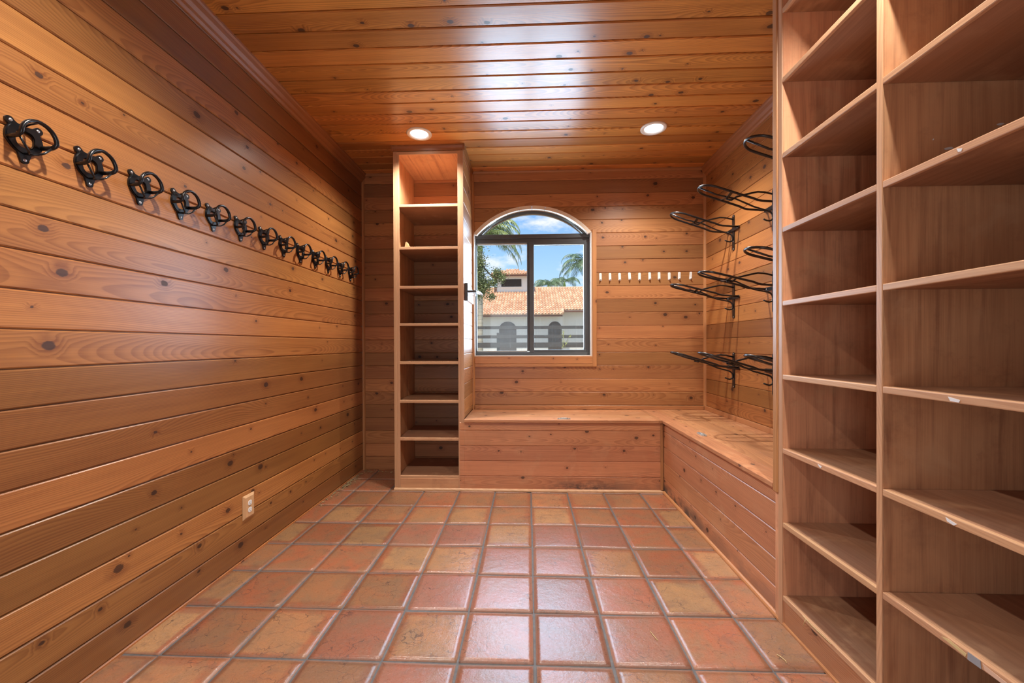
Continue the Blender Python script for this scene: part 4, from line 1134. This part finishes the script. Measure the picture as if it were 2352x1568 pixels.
palm(5.73, 38.0, 9.08, .17, 3.5, [(185, 65, 2.6), (200, 40, 2.4), (165, 25, 2.2), (215, 15, 2.0), (180, 5, 1.7), (150, 50, 2.4), (90, 40, 2.2), (60, 30, 2.2), (20, 40, 2.2), (-20, 30, 2.2), (-60, 40, 2.2), (250, 30, 2.2), (230, 55, 2.4), (120, 15, 2.0)], M_FRONDD, 'larger dark green palm crown behind the stable roof at right', 1.0, .85)
palm(1.69, 31.2, 6.2, .12, 1.75, [(185, 55, 2.4), (175, 15, 1.9), (210, 30, 2.1), (150, 35, 2.1), (90, 50, 2.1), (60, 30, 2.1), (20, 45, 2.2), (0, 20, 2.0), (-40, 40, 2.1), (250, 40, 2.1), (300, 30, 2.1)], M_FRONDD, 'smaller dark palm crown just above the stable ridge', .7, .6)
palm(4.35, 46.0, 8.7, .16, 2.7, [(185, 45, 2.4), (175, 10, 1.9), (210, 30, 2.1), (150, 35, 2.1), (90, 50, 2.1), (40, 30, 2.1), (10, 45, 2.2), (-40, 40, 2.1), (250, 40, 2.1), (300, 30, 2.1)], M_FRONDD, 'dark palm crown between the two others above the ridge', .7, .7)

# leafy branch tree on the left
tr = thing('oak_tree', (-3.1, 10.2, -.15), 'leafy green oak hanging in from the left outside the window', 'tree')
m = MB()
m.tube([(-3.1, 10.2, -.15), (-3.05, 10.2, 1.5), (-2.9, 10.2, 2.8), (-2.5, 10.2, 3.7)], [.22, .18, .15, .10], 10)
m.tube([(-2.5, 10.2, 3.7), (-1.9, 10.1, 3.9), (-1.45, 10, 3.75), (-1.1, 10, 3.35), (-.75, 10, 3.25)], [.08, .05, .03, .018, .008], 8)
m.tube([(-2.5, 10.2, 3.7), (-2.0, 10.1, 4.3), (-1.5, 10, 4.5)], [.07, .04, .015], 8)
m.tube([(-1.9, 10.1, 3.9), (-1.6, 10, 3.3), (-1.3, 10, 2.85)], [.04, .025, .01], 8)
m.build('trunk', M_BARK, tr)
ro = random.Random(9)
m = MB()
CL = [(-1.62, 4.25, .34, 420), (-1.58, 3.75, .34, 420), (-1.50, 3.30, .30, 380), (-1.38, 2.92, .26, 300), (-1.55, 2.95, .26, 260), (-1.45, 3.6, .22, 200), (-1.62, 2.75, .2, 140), (-1.18, 3.08, .20, 150), (-.92, 3.40, .16, 110), (-.78, 3.28, .15, 90), (-.98, 3.12, .13, 70), (-1.06, 2.72, .11, 60), (-2.2, 4.2, .6, 260), (-2.4, 3.4, .5, 200)]
for cx, cz, R_, n in CL:
    for i in range(int(n * 3.4)):
        q = Vector((ro.gauss(0, .48), ro.gauss(0, .6), ro.gauss(0, .48))) * R_ + Vector((cx, 10.0, cz))
        a, b = ro.uniform(0, 6.28), ro.uniform(-.9, .9); s_ = ro.uniform(.022, .040)
        d1 = Vector((math.cos(a) * math.cos(b), math.sin(a) * math.cos(b), math.sin(b))); d2 = d1.cross(Vector((ro.uniform(-1, 1), ro.uniform(-1, 1), ro.uniform(-1, 1)))).normalized()
        m.add([q - d1 * s_, q + d2 * s_ * .45, q + d1 * s_, q - d2 * s_ * .45], [[0, 1, 2, 3]], [[(0, 0)] * 4])
m.build('foliage', M_LEAF, tr, fix=False)

# climbing plant on the fence
vi = thing('climbing_plant', (1.25, 12.30, .9), 'yellow green climbing plant on the fence by the right stable door', 'plant')
m = MB(); m.tube([(1.20, 12.34, .2), (1.19, 12.34, 1.2), (1.23, 12.34, 1.82)], .006, 5); m.tube([(1.24, 12.34, 1.25), (1.36, 12.34, 1.5), (1.47, 12.34, 1.66)], .005, 5); m.build('stem', M_BARK, vi)
m = MB()
for i in range(90):
    t = ro.random()
    q = Vector((1.21 + ro.gauss(0, .025), 12.33, 1.20 + t * .62)) if i < 55 else Vector((1.25 + t * .22 + ro.gauss(0, .02), 12.33, 1.25 + t * .4 + ro.gauss(0, .02)))
    a = ro.uniform(0, 6.28); s_ = ro.uniform(.012, .022)
    d1 = Vector((math.cos(a), -.3, math.sin(a))); d2 = Vector((-math.sin(a), -.2, math.cos(a)))
    m.add([q - d1 * s_, q + d2 * s_ * .6, q + d1 * s_, q - d2 * s_ * .6], [[0, 1, 2, 3]], [[(0, 0)] * 4])
m.build('leaves', M_VINE, vi, fix=False)
